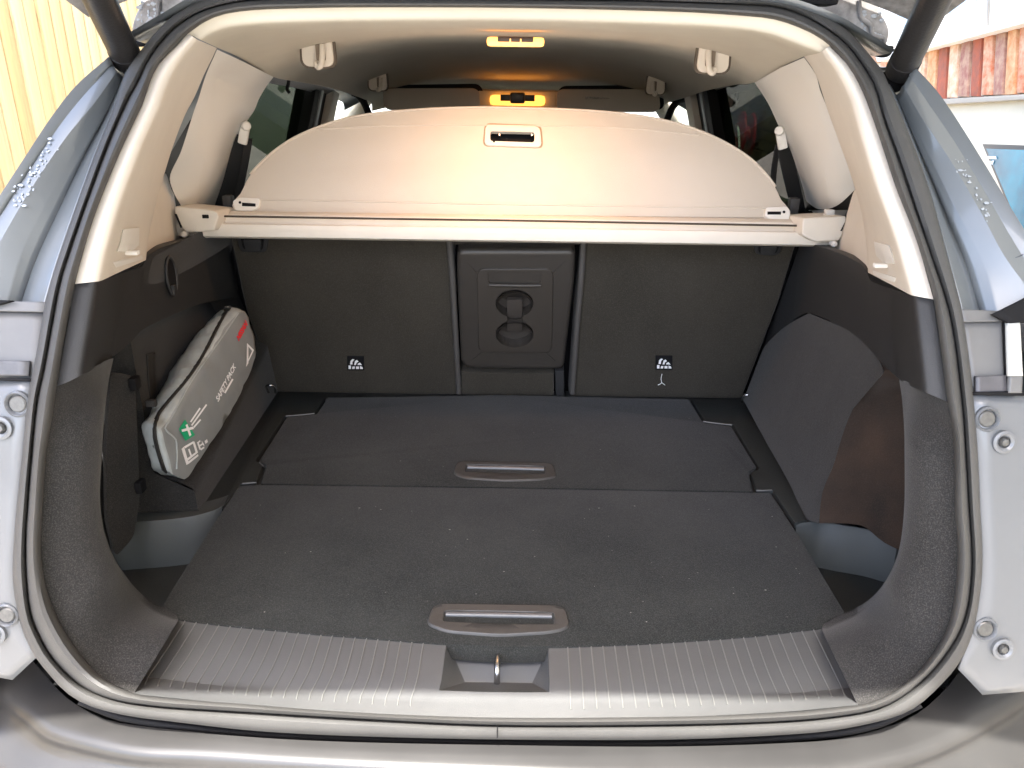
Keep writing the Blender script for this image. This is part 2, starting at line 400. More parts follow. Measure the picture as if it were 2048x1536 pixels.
# ---- lamp brackets, lower corner panels with bolts
def oplate(name, px, off, m, parent=car, thick=.006, rows=8):
    """a plate that follows the opening's curved surface: px = (top left, top right, bottom right, bottom left)"""
    tl, tr, br, bl = [V((x,y,0)) for x,y in px]; rw = []
    for i in range(rows+1):
        a, b = tl.lerp(bl, i/rows), tr.lerp(br, i/rows)
        rw.append([U(*a.lerp(b, j/6).xy, 'O', off) for j in range(7)])
    return grid(name, rw, m, parent, thick=thick)
lb = oplate('lamp_bracket', [(-80,622),(94,626),(76,758),(-80,756)], .010, LAMPBR); lb['label'] = 'grey lamp bracket beside the seal on the fence side'
oplate('bracket_strip', [(-80,720),(58,722),(56,752),(-80,750)], .002, mat('bracket_strip_grey', (.10,.10,.105), .4, var=.4, vscale=60), lb, thick=.004)
oplate('bracket_gap', [(-80,753),(66,757),(64,763),(-80,759)], .001, BLACK, lb, thick=.003, rows=1)
oplate('bracket_lip', [(-80,600),(98,604),(93,624),(-80,620)], .004, LAMPBR, lb, thick=.004)
oplate('bracket_wedge', [(-80,590),(2,600),(26,601),(-80,628)], -.004, BLACK, lb, thick=.004)
rb = oplate('lamp_bracket', [(1922,640),(2012,640),(2016,786),(1946,790)], .010, LAMPBR); rb['label'] = 'grey lamp bracket beside the seal on the house side'
oplate('bracket_strip', [(1952,752),(2012,750),(2014,784),(1952,786)], .002, mat('bracket_strip_dark', (.085,.083,.09), .4, var=.3, vscale=60), rb, thick=.004)
oplate('bracket_gap', [(1946,784),(2120,780),(2120,793),(1946,790)], .0, BLACK, rb, thick=.003, rows=1)
oplate('bracket_post', [(2016,642),(2040,640),(2046,752),(2020,752)], -.004, mat('bracket_post_white', (.5,.5,.47), .5), rb, thick=.01)
oplate('bracket_post_foot', [(2020,752),(2046,752),(2044,786),(2018,786)], -.002, LAMPBR, rb, thick=.01)
oplate('bracket_slot', [(2008,640),(2018,640),(2021,788),(2014,788)], .003, BLACK, rb, thick=.004)
oplate('bracket_lip', [(1918,618),(2000,622),(2006,642),(1922,644)], .004, LAMPBR, rb, thick=.004)
oplate('bracket_wedge', [(1984,628),(2120,560),(2120,640),(2020,646)], -.006, BLACK, rb, thick=.004)
def corner(px, lab):
    """px outline on the opening surface; fan grid"""
    o = None
    n = len(px)//2; A = px[:n]; B = px[n:][::-1]
    ra = rs([V((x,y,0)) for x,y in A], 24, smooth=True); rb_ = rs([V((x,y,0)) for x,y in B], 24, smooth=False)
    rw = [[U(*a.lerp(b, j/6).xy, 'O', .004+.012*(j/6)) for a, b in zip(ra, rb_)] for j in range(7)]
    o = grid('corner_panel', rw, PAINTL, car, thick=.003); o['label'] = lab; return o
cl = corner([(60,760),(44,910),(33,1025),(25,1150),(33,1215),(45,1262),(72,1316),
             (25,1360),(-20,1352),(-90,1340),(-100,1200),(-100,1060),(-100,900),(-100,758)], 'pale corner panel with bolt sockets on the fence side')
cr = corner([(1944,790),(1954,910),(1960,1025),(1964,1100),(1962,1165),(1948,1255),(1918,1340),
             (1965,1390),(2040,1384),(2160,1370),(2160,1200),(2160,1060),(2160,900),(2160,792)], 'pale corner panel with bolt sockets on the house side')
def socket(x, y, r, par, off=.004, cap=True):
    p = U(x, y, 'O', off); n = V((0,-1,.22)).normalized()
    s = lathe('bolt_socket', p, n, [(r*1.25,-.004),(r*1.25,.002),(r*1.1,.004),(r*.95,.002),(r*.9,-.002),(.0005,-.002)] if cap else [(r*1.3,-.004),(r*1.3,.002),(r,.003),(r*.7,.001),(r*.7,-.003),(.0005,-.003)], PAINTL, par)
    lathe('bolt', p, n, [(r*.82,-.002),(r*.82,.0005),(r*.7,.0018),(.0005,.0018)] if cap else [(r*.62,-.0028),(r*.62,.0005),(r*.4,.004),(.0005,.0045)], BOLT, s, seg=20 if cap else 6)
for x, y, r, cp in ((36,808,.0125,True),(2,856,.0105,False),(14,1230,.012,True),(-10,1268,.0105,False)): socket(x, y, r, cl, cap=cp)
for x, y, r, cp in ((1974,838,.012,True),(2008,884,.0105,False),(1970,1258,.012,True),(2006,1298,.0105,False)): socket(x, y, r, cr, cap=cp)
# ---- rear bumper
E = [([(-200,1290),(-60,1296),(40,1302),(80,1338),(110,1374),(150,1408),(215,1440),(300,1454),(500,1474),(700,1484),(995,1490),(1348,1493),(1640,1482),(1750,1462),(1835,1427),(1895,1374),(1925,1337),(1960,1316),(2060,1305),(2250,1295)], -.05),
     ([(-200,1300),(-40,1332),(50,1385),(110,1428),(180,1460),(300,1474),(500,1490),(700,1503),(995,1512),(1348,1512),(1640,1500),(1770,1478),(1870,1440),(1945,1397),(2040,1347),(2250,1310)], -.052),
     ([(-200,1312),(-60,1352),(0,1390),(50,1430),(100,1470),(250,1506),(400,1515),(700,1534),(995,1546),(1348,1554),(1660,1548),(1770,1527),(1850,1505),(1910,1478),(1975,1440),(2048,1394),(2110,1362),(2250,1328)], -.060),
     ([(-220,1330),(-80,1372),(0,1420),(50,1455),(100,1492),(250,1532),(400,1545),(700,1566),(995,1580),(1348,1588),(1680,1576),(1800,1550),(1880,1520),(1940,1490),(2000,1456),(2060,1420),(2130,1386),(2270,1346)], -.080),
     ([(-240,1345),(-110,1392),(-10,1440),(40,1472),(95,1508),(250,1560),(400,1575),(700,1600),(995,1620),(1348,1628),(1700,1610),(1830,1570),(1900,1540),(1955,1510),(2010,1475),(2075,1436),(2150,1404),(2300,1362)], -.088)]
rw = [[U(p.x, p.y, 'Z', z) for p in rs([V((x,y,0)) for x,y in c], 90)] for c, z in E]
first = [p+V((0,.02,-.05)) for p in rw[0]]; low0 = [p+V((p.x*.10,-.035,-.035)) for p in rw[-1]]; low = [p+V((p.x*.14,-.05,-.16)) for p in rw[-1]]; low2 = [p+V((p.x*.10,-.02,-.40)) for p in rw[-1]]
bump = grid('rear_bumper', [first]+cross(rw+[low0, low], 4)+[low2], BUMPER, car, ang=45)
bump['label'] = 'smooth grey rear bumper below the boot sill, with water drops'
def bz(x, y): return U(x, y, 'Z', -.0585)
DARKDROP = mat('water_drop_dark', (.10,.09,.085), .06, spec=.7)
sp = [(1748,1497,.004),(1766,1494,.004),(1690,1528,.006),(1705,1518,.003),(1840,1415,.003),(1820,1425,.003),(1860,1410,.002),(1815,1495,.002)]
def bl2(x, y):
    lo, hi = -.14, -.05
    return U(x, y, 'Z', -.1)
spots = [(2015,1436,.0028),(2000,1458,.0035),(1985,1470,.002),(1950,1495,.0045),(1938,1496,.0045),(1905,1522,.005),(1880,1526,.004),(2020,1490,.0025),(95,1497,.0035),(130,1512,.0025),(160,1522,.004),(75,1475,.0025),(15,1446,.004),(180,1530,.003),(205,1532,.0035),(40,1500,.002),(60,1525,.003)]
blobs('water_drops', spots, bl2, bump, DARKDROP)
# dark channel between seal and bumper, and the sheet metal behind it
tube('drain_channel', [U(x, y, 'O', .034) for x, y in [(160,1402),(251,1436),(513,1468),(995,1485),(1348,1487),(1621,1472),(1750,1450),(1840,1408)]], .005, BLACK, car, n=60)
# ---- outer shell: lower body, sides, roof skin
def ring_pt(i): return rows[1][i % NR]
box('underbody', (0,2.3,-.32), (1.5,3.0,.3), BLACK, car, bev=.05)
for s in (-1, 1):
    o = box('body_side', (s*.775,2.42,.02), (.10,3.1,.74), PAINT, car, bev=.045, seg=5)
    o['label'] = 'pale blue lower body side on the %s side' % ('fence' if s < 0 else 'house')
# ================================================================== boot floor
tray_px = [(470,1010),(520,870),(548,782),(1492,792),(1560,900),(1600,1010)]
tray = prism('floor_tray', [V((-.50,.92,-.006)),V((-.50,1.235,-.006)),V((-.63,1.235,-.006)),V((-.63,1.83,-.006)),V((.63,1.83,-.006)),V((.63,1.235,-.006)),V((.50,1.235,-.006)),V((.50,.92,-.006))], V((0,0,1)), .03, TRAY, car)
tray['label'] = 'black plastic floor tray around the load boards'
def fz(x, y, z=0.): return U(x, y, 'Z', z)
bpoly = [(322,1214),(425,1050),(478,972),(517,969),(1000,976),(1508,985),(1541,985),(1600,1075),(1692,1228),(1640,1256),(1500,1272),(1300,1286),(1120,1293),(995,1293),(870,1286),(640,1268),(450,1250),(356,1238)]
b1 = empty('floor_board', 'large carpeted boot floor board next to the sill with a pull handle', 'floor board', group='carpeted boot floor boards')
prism('board', roundpoly([fz(x, y, .004) for x, y in bpoly], .006, 3), V((0,0,1)), .012, CARPET, b1, bev=.003)
b2 = empty('floor_board', 'smaller carpeted boot floor board against the rear seats with a pull handle', 'floor board', group='carpeted boot floor boards')
bp2 = [(655,795),(634,828),(574,834),(519,921),(533,930),(521,967),(1000,974),(1505,983),(1497,944),(1513,935),(1462,852),(1405,845),(1378,798),(1000,790)]
prism('board', roundpoly([fz(x, y, .0038) for x, y in bp2], .005, 3), V((0,0,1)), .012, CARPET, b2, bev=.0025)
# raised corner pads, with highlights painted along their edges
def pad(px, lab):
    o = prism('corner_pad', roundpoly([fz(x, y, .0055) for x, y in px], .004, 3), V((0,0,1)), .012, TRAY, tray, bev=.0035); o['label'] = lab
pad([(562,784),(650,796),(628,826),(570,831),(511,920),(524,932),(512,962),(482,967),(445,1016),(490,920)], 'hinge pad on the fence side')
pad([(1384,799),(1410,842),(1466,848),(1519,937),(1502,945),(1513,978),(1546,981),(1590,1046),(1614,1040),(1577,964),(1532,884),(1486,800)], 'hinge pad on the house side')
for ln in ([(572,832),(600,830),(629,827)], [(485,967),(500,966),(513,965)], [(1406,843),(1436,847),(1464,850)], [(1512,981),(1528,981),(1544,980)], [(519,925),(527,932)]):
    tube('pad_edge', [fz(x, y, .0056) for x, y in ln], .0014, mat('pad_edge_highlight', (.11,.11,.105), .4), tray, n=10, seg=6)  # pale strips put the edge highlight into the colour
def pull(px, grip, par, z):
    """flush pull handle: frame with an opening, grip bar, black sheet for the shaded opening"""
    ns = V((0,0,1)); P = [fz(x, y, z) for x, y in px]; Pc = sum(P, V())/len(P)
    out = roundpoly(P, .013, 6)
    g = [fz(x, y, z) for x, y in grip]; gi = roundpoly(g, .006, 6)
    N = 72; a = rs(out+[out[0]], N, smooth=False)[:-1]; b = rs(gi+[gi[0]], N, smooth=False)[:-1]
    def al(l, c):
        k = min(range(len(l)), key=lambda i: abs(math.atan2(l[i].y-c.y, l[i].x-c.x)-.0)); l = l[k:]+l[:k]
        ar = sum(l[i].x*l[(i+1) % len(l)].y-l[(i+1) % len(l)].x*l[i].y for i in range(len(l)))
        return l if ar > 0 else [l[0]]+l[1:][::-1]
    gc = sum(g, V())/4
    def byang(l, c, n=N):
        l = al(l, c); res = []
        for i in range(n):
            t = 2*math.pi*i/n; dv = V((math.cos(t)*.09, math.sin(t)*.035, 0)); best = None
            for p, q in zip(l, l[1:]+l[:1]):
                # intersect ray c+dv*s with segment p-q
                ex, ey = q.x-p.x, q.y-p.y; den = dv.x*ey-dv.y*ex
                if abs(den) < 1e-12: continue
                s_ = ((p.x-c.x)*ey-(p.y-c.y)*ex)/den; u_2 = ((p.x-c.x)*dv.y-(p.y-c.y)*dv.x)/den
                if s_ > 0 and -1e-6 <= u_2 <= 1+1e-6: best = V((c.x+dv.x*s_, c.y+dv.y*s_, z)); break
            res.append(best or l[0])
        return res
    a = byang(out, gc); b = byang(gi, gc)
    up = lambda l, d: [p+V((0,0,d)) for p in l]
    mid = lambda l, m, t: [p.lerp(q, t) for p, q in zip(l, m)]
    fr = grid('handle_frame', [up(a,-.006), up(a,.001), up(mid(a,b,.08),.0035), up(mid(a,b,.3),.0035), up(mid(a,b,.9),.003), up(b,.001), up(b,-.02)], HANDLE, par, closed=True)
    flatmesh('handle_well_shade', [up(gi, -.0008)], BLACK, fr)  # flat black sheet stands in for the shade inside the opening
    return fr
LINT = mat('pale_lint', (.22,.21,.19), .9)
blobs('lint', [(random.uniform(420,1600), random.uniform(1000,1250), random.choice((.0005,.0006,.0008,.0011))) for _ in range(70)], lambda x, y: fz(x, y, .0043), b1, LINT, 6)
blobs('lint', [(random.uniform(580,1440), random.uniform(810,960), random.choice((.0006,.0008,.001))) for _ in range(40)], lambda x, y: fz(x, y, .0033), b2, LINT, 6)
h1 = pull([(868,1210),(1130,1214),(1141,1258),(1100,1268),(998,1274),(890,1266),(851,1250)], [(890,1224),(1106,1228),(1108,1252),(886,1246)], b1, .0045)
h2 = pull([(915,925),(1105,929),(1114,956),(1080,962),(1008,964),(930,959),(906,950)], [(932,931),(1090,935),(1090,950),(930,946)], b2, .0035)
def gripbar(px, par, z, rad):
    a, b = fz(*px[0], z), fz(*px[1], z)
    tube('grip_bar', [a, a.lerp(b, .25), a.lerp(b, .5)+V((0,-.001,.001)), a.lerp(b, .75), b], rad, GRIP, par, n=12)
gripbar([(892,1229),(1104,1233)], h1, .004, .0046)
gripbar([(935,935),(1088,939)], h2, .004, .005)
# ================================================================== sill plate with ridges, latch well
def sill_surf(t, s):                                  # t: 0 top edge .. 1 seal ; s along
    pass
top_e = [(355,1240),(450,1252),(640,1270),(870,1289),(995,1296),(1120,1296),(1300,1289),(1500,1275),(1645,1258)]
m1_e = [(318,1296),(450,1313),(660,1345),(870,1360),(995,1364),(1120,1363),(1348,1357),(1560,1340),(1676,1318)]
fold = [(279,1352),(430,1370),(660,1390),(870,1402),(995,1406),(1120,1406),(1348,1400),(1560,1388),(1704,1375)]
bot_e = [(266,1388),(430,1404),(660,1423),(870,1433),(995,1437),(1120,1438),(1348,1434),(1560,1424),(1716,1410)]
NS = 121
c0 = [U(p.x,p.y,'Z',.001) for p in rs([V((x,y,0)) for x,y in top_e], NS)]
c1 = [U(p.x,p.y,'Z',-.001) for p in rs([V((x,y,0)) for x,y in m1_e], NS)]
c2 = [U(p.x,p.y,'Z',-.006) for p in rs([V((x,y,0)) for x,y in fold], NS)]
c3 = [U(p.x,p.y,'O',.004) for p in rs([V((x,y,0)) for x,y in bot_e], NS)]
srows = cross([c0, c1, c2], 6)
srows = srows[:-1]+[[a.lerp(b, -.0) for a, b in zip(c2, c3)]]+[[a.lerp(b, t)+V((0,-.001*math.sin(math.pi*t),0)) for a, b in zip(c2, c3)] for t in (.15,.4,.7,1)]
srows.append([p+V((0,.01,-.03)) for p in srows[-1]])
# latch well: cut a gap in the middle of the plate
xl = lambda px: px
def sidx(px): return min(range(NS), key=lambda j: abs(1024+(c1[j]-CAM).dot(r_)/(c1[j]-CAM).dot(f_)*FPX-px))
jl, jr = sidx(886), sidx(1104)
kw = len(cross([c0, c1, c2], 6))-4
sill = empty('x','x','x'); bpy.data.objects.remove(sill)
def plate(name, js, rws, par):
    return grid(name, [[r[j] for j in js] for r in rws], SCUFF, par, ang=25)
full = plate('sill_plate', list(range(0, jl+1)), srows, car); full['label'] = 'ribbed grey plastic sill plate across the boot edge'
plate('sill_plate_right', list(range(jr, NS)), srows, full)
plate('sill_plate_bridge', list(range(jl, jr+1)), srows[kw:], full)
# well
wt = srows[kw]; cB = [wt[j] for j in range(jl, jr+1)]
well_top = [c0[jl], c0[jr], wt[jr], wt[jl]]
def wl(px, py, z): return U(px, py, 'Z', z)
zf = -.034
fl = [wl(910,1318,zf), wl(1086,1320,zf), wl(1064,1366,zf), wl(930,1364,zf)]
tl_, tr_, br_, bl_ = c0[jl], c0[jr], wt[jr], wt[jl]
WELL = mat('latch_well_grey', (.13,.135,.14), .45, spec=.5, bump=.15, bscale=700)
N2 = 10
def slope(A0, A1, B0, B1, name, n2=N2):
    r = [[A0.lerp(A1, i/n2) for i in range(n2+1)]]
    for t, d in ((.04,-.0002),(.12,-.002),(.5,-.003),(.9,-.002),(1,0)):
        r.append([A0.lerp(A1, i/n2).lerp(B0.lerp(B1, i/n2), t)+V((0,0,d)) for i in range(n2+1)])
    return grid(name, r, SCUFF, full, ang=60)
lw = slope(tl_, bl_, fl[0], fl[3], 'latch_well'); lw['label'] = 'recessed latch well in the middle of the sill'
slope(tr_, br_, fl[1], fl[2], 'well_wall'); 
grid('well_wall', [cB, [p+V((0,.003,-.003)) for p in cB], [fl[3].lerp(fl[2], i/(len(cB)-1)) for i in range(len(cB))]], SCUFF, full, ang=60)
grid('well_floor', [[fl[0]+V((-.03,.03,0)), fl[1]+V((.03,.03,0))], [fl[0], fl[1]], [fl[3], fl[2]]], WELL, full)
grid('well_back_shadow', [[fl[0]+V((-.03,.012,.028)), fl[1]+V((.03,.012,.028))], [fl[0]+V((-.03,.012,-.001)), fl[1]+V((.03,.012,-.001))]], BLACK, full)  # black sheet stands in for the shadow under the board edge
# carpeted front edge of the board above the well
e0 = [fz(x, y, -.003) for x, y in [(886,1290),(940,1297),(1000,1300),(1060,1300),(1104,1296)]]; 
e0 = rs(e0, 24)
grid('board_edge', [[p+V((0,0,.004)) for p in e0], [p+V((0,-.005,-.002)) for p in e0], [p+V((0,-.003,-.02)) for p in e0], [p+V((0,.03,-.022)) for p in e0]], CARPET, b1, ang=60)
# striker
sbase = wl(994,1370,-.032); stop_ = wl(994,1326,-.004)
ls = tube('latch_striker', [sbase+V((-.0,.0,-.004)), sbase+V((0,.0,.012)), sbase+V((0,.004,.022)), sbase+V((0,.014,.026)), sbase+V((0,.03,.024)), sbase+V((0,.036,.012)), sbase+V((0,.037,-.002))], .0042, METAL, car, n=40)
ls['label'] = 'steel latch striker loop standing in the sill well'
box('striker_plate', sbase+V((0,.014,-.0045)), (.044,.03,.003), BOLT, ls, bev=.001)
# ridges, each its own piece
def ridge_line(u_top, u_bot):
    a = u_top*(NS-1); b = u_bot*(NS-1)
    pts = []
    nr = len(srows)-3
    for i in range(nr):
        t = i/(nr-1); x = a+(b-a)*t; j = min(int(x), NS-2); fr = x-j
        pts.append(srows[i][j].lerp(srows[i][j+1], fr)+V((0,-.0002,.0006)))
    return pts
ul, ur = jl/(NS-1), jr/(NS-1)
us = [.012+(ul-.035-.012)*i/21 for i in range(22)]+[ur+.03+(1-.014-ur-.03)*i/21 for i in range(22)]
for u in us:
    pl = ridge_line(u, u)
    tube('ridge', pl, .0009, RIDGE, full, seg=6, smooth=False)
# ================================================================== boot lining
def px3(c): return [V((x, y, 0)) for x, y in c]
def onO(c, n, off): 
    offs = off if callable(off) else (lambda t: off)
    return [U(p.x, p.y, 'O', offs(i/(n-1))) for i, p in enumerate(rs(px3(c), n))]
def lerpc(A, B, t, n): 
    a, b = rs(px3(A), n), rs(px3(B), n); return [(p.lerp(q, t).x, p.lerp(q, t).y) for p, q in zip(a, b)]
SIDE = {-1: 'fence', 1: 'house'}
def sm(t): t = max(0, min(1, t)); return t*t*(3-2*t)
def ptrim(px, py, u, s):
    a = U(px, py, 'O', .006+.03*(u/.25)**2 if u < .25 else .036)
    X = s*(.575+.045*u)
    b = U(px, py, 'X', X)
    if b.y < a.y: b = a
    k = sm((u-.12)/.2)
    return a.lerp(b, k)
# flared carpet ring on either side
FO = {-1: [(113,773),(103,842),(92,910),(85,1010),(82,1060),(82,1114),(92,1175),(113,1233),(154,1301),(205,1356),(268,1387)],
       1: [(1895,804),(1908,880),(1910,1025),(1915,1079),(1914,1148),(1902,1233),(1881,1284),(1843,1336),(1792,1380),(1741,1404),(1716,1411)]}
FI = {-1: [(222,716),(214,760),(206,870),(200,990),(204,1040),(215,1085),(230,1125),(248,1155),(275,1190),(310,1220),(357,1240)],
       1: [(1803,757),(1808,800),(1809,900),(1809,1000),(1804,1065),(1795,1110),(1780,1150),(1760,1185),(1735,1212),(1700,1234),(1643,1258)]}
for s in (-1, 1):
    n = 60; O_, I_ = FO[s], FI[s]
    def mk(t, off, dx=0, dz=0): return [p+V((dx,0,dz)) for p in onO(lerpc(O_, I_, t, n), n, off)]
    def endoff(base): return lambda t: base*(1-max(0,(t-.72)/.28)**1.5)+.012*max(0,(t-.72)/.28)
    # last curve: bottom end must meet the sill plate at floor height
    inner = []
    for i, p in enumerate(rs(px3(I_), n)):
        t = i/(n-1); a = U(p.x, p.y, 'O', .10); b = U(p.x, p.y, 'Z', .004)
        k = max(0, min(1, (t-.70)/.18)); k = k*k*(3-2*k)
        q = a.lerp(b, k) if b.y > 0 and b.y < 2 else a
        kt = 1-sm(t/.22); q = q.lerp(ptrim(p.x, p.y, .40, s)+V((-s*.004,0,0)), kt*.9); inner.append(q)
    outer = mk(0, .008); rw = [[p+V((0,.02,0)) for p in outer], outer]
    for t, w_ in ((.08,.03),(.2,.08),(.4,.17),(.58,.27),(.72,.38),(.84,.52),(.92,.67),(.97,.82)):
        bl = [a.lerp(b, w_) for a, b in zip(outer, inner)]
        # re-project on pixel ray so the outline in between stays even, bulged towards the boot
        pp = rs(px3(lerpc(O_, I_, t, n)), n)
        rw.append([CAM+ray(q.x, q.y)*((p-CAM).dot(f_)) for p, q in zip(bl, pp)])
    rw.append(inner)
    rw.append([p+V((s*.012,.018,0)) for p in inner]); rw.append([p+V((s*.06,.03,-.01)) for p in inner])
    o = grid('corner_carpet', rw, CARPET2, car, ang=60)
    o['label'] = 'flared black carpet corner of the boot on the %s side' % SIDE[s]
# storage bins beside the boards
for s in (-1, 1):
    X0, X1, Y0, Y1, zb = s*.50, s*.70, .80, 1.185, -.088
    rimf = [(275,1046),(330,1042),(385,1035),(430,1022),(445,1014)] if s < 0 else [(1802,1077),(1740,1062),(1680,1052),(1640,1045),(1592,1050)]
    rim = [U(x, y, 'Z', .0) for x, y in rimf]; rim = [rim[0]+V((s*.06,-.01,0))]+rim; rim = rs(rim, 24)
    foot = [V((p.x, p.y-.012, zb)) for p in rim]
    o = grid('storage_bin', [[p+V((0,.06,-.003)) for p in rim], [p+V((0,.006,-.001)) for p in rim], [p+V((0,.001,.002)) for p in rim], [p+V((0,-.002,-.002)) for p in rim], foot], BIN, car, ang=50)
    o['label'] = 'grey plastic storage bin sunk beside the load board on the %s side' % SIDE[s]
    fr = [V((p.x*.93, .90, zb-.004)) for p in foot]
    grid('bin_floor', [foot, fr], TRAY, o)
    grid('bin_side', [[V((X1, Y1+.02, .02)), V((X1*.95, .90, .02))], [V((X1, Y1+.02, zb)), V((X1*.95, .90, zb))]], TRAY, o)
    a = [foot[-1], V((foot[-1].x, .8, zb))]
    grid('bin_inner_side', [[V((s*.50,1.25,-.012)), V((s*.50,.88,-.012))], [V((s*.50,1.25,zb)), V((s*.50,.88,zb))]], TRAY, o)
# ---- side walls
def Xw(y, z, s):                                   # half width of the lining
    if s < 0:
        zl = .030+(y-1.17)*.17
        return -(.556+.02*max(0, y-1.2)/.6+.082*sm((z-zl)/.05)-.042*sm((z-.28)/.14))
    return .553+.02*max(0, y-1.2)/.6+.05*sm(z/.3)
def onW(px, py, s):
    return U(px, py, (lambda P: s*(P.x-Xw(P.y, P.z, s))))
# left: carpet wall from the floor up to the trim line
def wallgrid(name, bot, top, s, m, n=50, k=18, keep=None):
    A, B = rs(px3(bot), n), rs(px3(top), n); rw = []
    for i in range(k+1):
        rw.append([onW(*a.lerp(b, i/k).xy, s) for a, b in zip(A, B)])
    return grid(name, rw, m, car, ang=60)
wl_ = grid('wheel_arch_carpet', [[V((Xw(1.22+.60*j/60, z, -1), 1.22+.60*j/60, z)) for j in range(61)] for z in [-.01+.46*i/50 for i in range(51)]], CARPET2, car, ang=60)
wl_['label'] = 'black carpeted wheel arch on the fence side holding the silver pack'
# recess behind the flare, fence side
rp = [[V((-.70+.0*z, y, z)) for y in (.80,.95,1.10,1.20)] for z in (-.09,.1,.3,.5)]
grid('recess_wall', rp, CARPET2, wl_)
# rear-facing face of the arch, fence side
grid('arch_face', [[V((-.74,1.20,z)), V((-.68,1.205,z)), V((-.62,1.212,z)), V((Xw(1.22,z,-1),1.22,z))] for z in (0,.04,.08,.1,.12,.16,.2,.3,.45)], CARPET2, wl_, ang=60)
# access flap (the flat panel with hooks)
fp = [(222,745),(270,752),(276,880),(280,1000),(268,1075),(232,1115),(214,1040),(212,900)]
flap = prism('access_flap', roundpoly([U(x, y, 'P', V((-.655,1.10,.2)), V((.86,-.5,0)).normalized()) for x, y in fp], .012, 4), V((.86,-.5,0)), .008, CARPET2, wl_, bev=.002)
for x, y in ((270,766),(281,972)):
    p = U(x, y, 'P', V((-.65,1.10,.2)), V((.86,-.5,0)).normalized()); box('flap_hook', p, (.012,.02,.022), BLACK, flap, bev=.003)
# house side wall
bot = [(1485,797),(1531,882),(1576,962),(1612,1036),(1637,1047)]; top = [(1492,778),(1532,690),(1618,626),(1702,664),(1755,715),(1768,745),(1722,790),(1692,850),(1667,930),(1645,985),(1638,1046)]
A = rs(px3(bot), 50); Tp = rs(px3([(1490,792),(1512,735),(1532,690),(1575,650),(1618,626)]), 18)+rs(px3([(1618,626),(1702,664),(1755,715),(1768,745)]), 16)[1:]+rs(px3([(1768,745),(1722,790),(1692,850),(1667,930),(1645,985),(1638,1046)]), 18)[1:]
A = rs(px3(bot), len(Tp)); k = 16
wr = grid('wheel_arch_carpet', [[onW(*a.lerp(b, i/k).xy, 1) for a, b in zip(A, Tp)] for i in range(k+1)], CARPET2, car, ang=60)
wr['label'] = 'charcoal carpeted wheel arch on the house side'
edge = [onW(p.x, p.y, 1) for p in rs(px3([(1755,715),(1768,745),(1722,790),(1692,850),(1667,930),(1645,985),(1638,1046)]), 40)]
N_ = len(edge)
o1 = [V((.625, p.y-.006-.0*i, p.z)) if p.x < .625 else p+V((.01,0,0)) for i, p in enumerate(edge)]
o2 = [V((.665, min(p.y-.02, 1.16), p.z-.03*(i/N_)**6)) for i, p in enumerate(edge)]; o3 = [V((.705, min(p.y-.07, 1.10), p.z-.03*(i/N_)**6)) for i, p in enumerate(edge)]; o4 = [V((.71, .84, p.z)) for p in edge]
grid('recess_wall', cross([edge, o1, o2, o3], 4)+[o4], CARPETB, wr, ang=70)['label'] = 'carpet of the recess behind the wheel arch, warm lamplight painted in brown'
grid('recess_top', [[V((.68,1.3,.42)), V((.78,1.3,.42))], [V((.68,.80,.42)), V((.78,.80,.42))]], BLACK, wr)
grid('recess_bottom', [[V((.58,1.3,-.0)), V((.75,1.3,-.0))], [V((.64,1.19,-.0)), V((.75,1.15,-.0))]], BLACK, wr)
# small tie-down hooks at the back corners
for x, y, s in ((543,776,-1), (1492,795,1)):
    p = U(x, y, 'Y', 1.70); tube('tie_down_hook', [p+V((-.008,0,-.012)), p+V((-.010,-.006,.006)), p+V((0,-.012,.012)), p+V((.010,-.006,.006)), p+V((.008,0,-.012))], .0025, METAL, car, n=24)
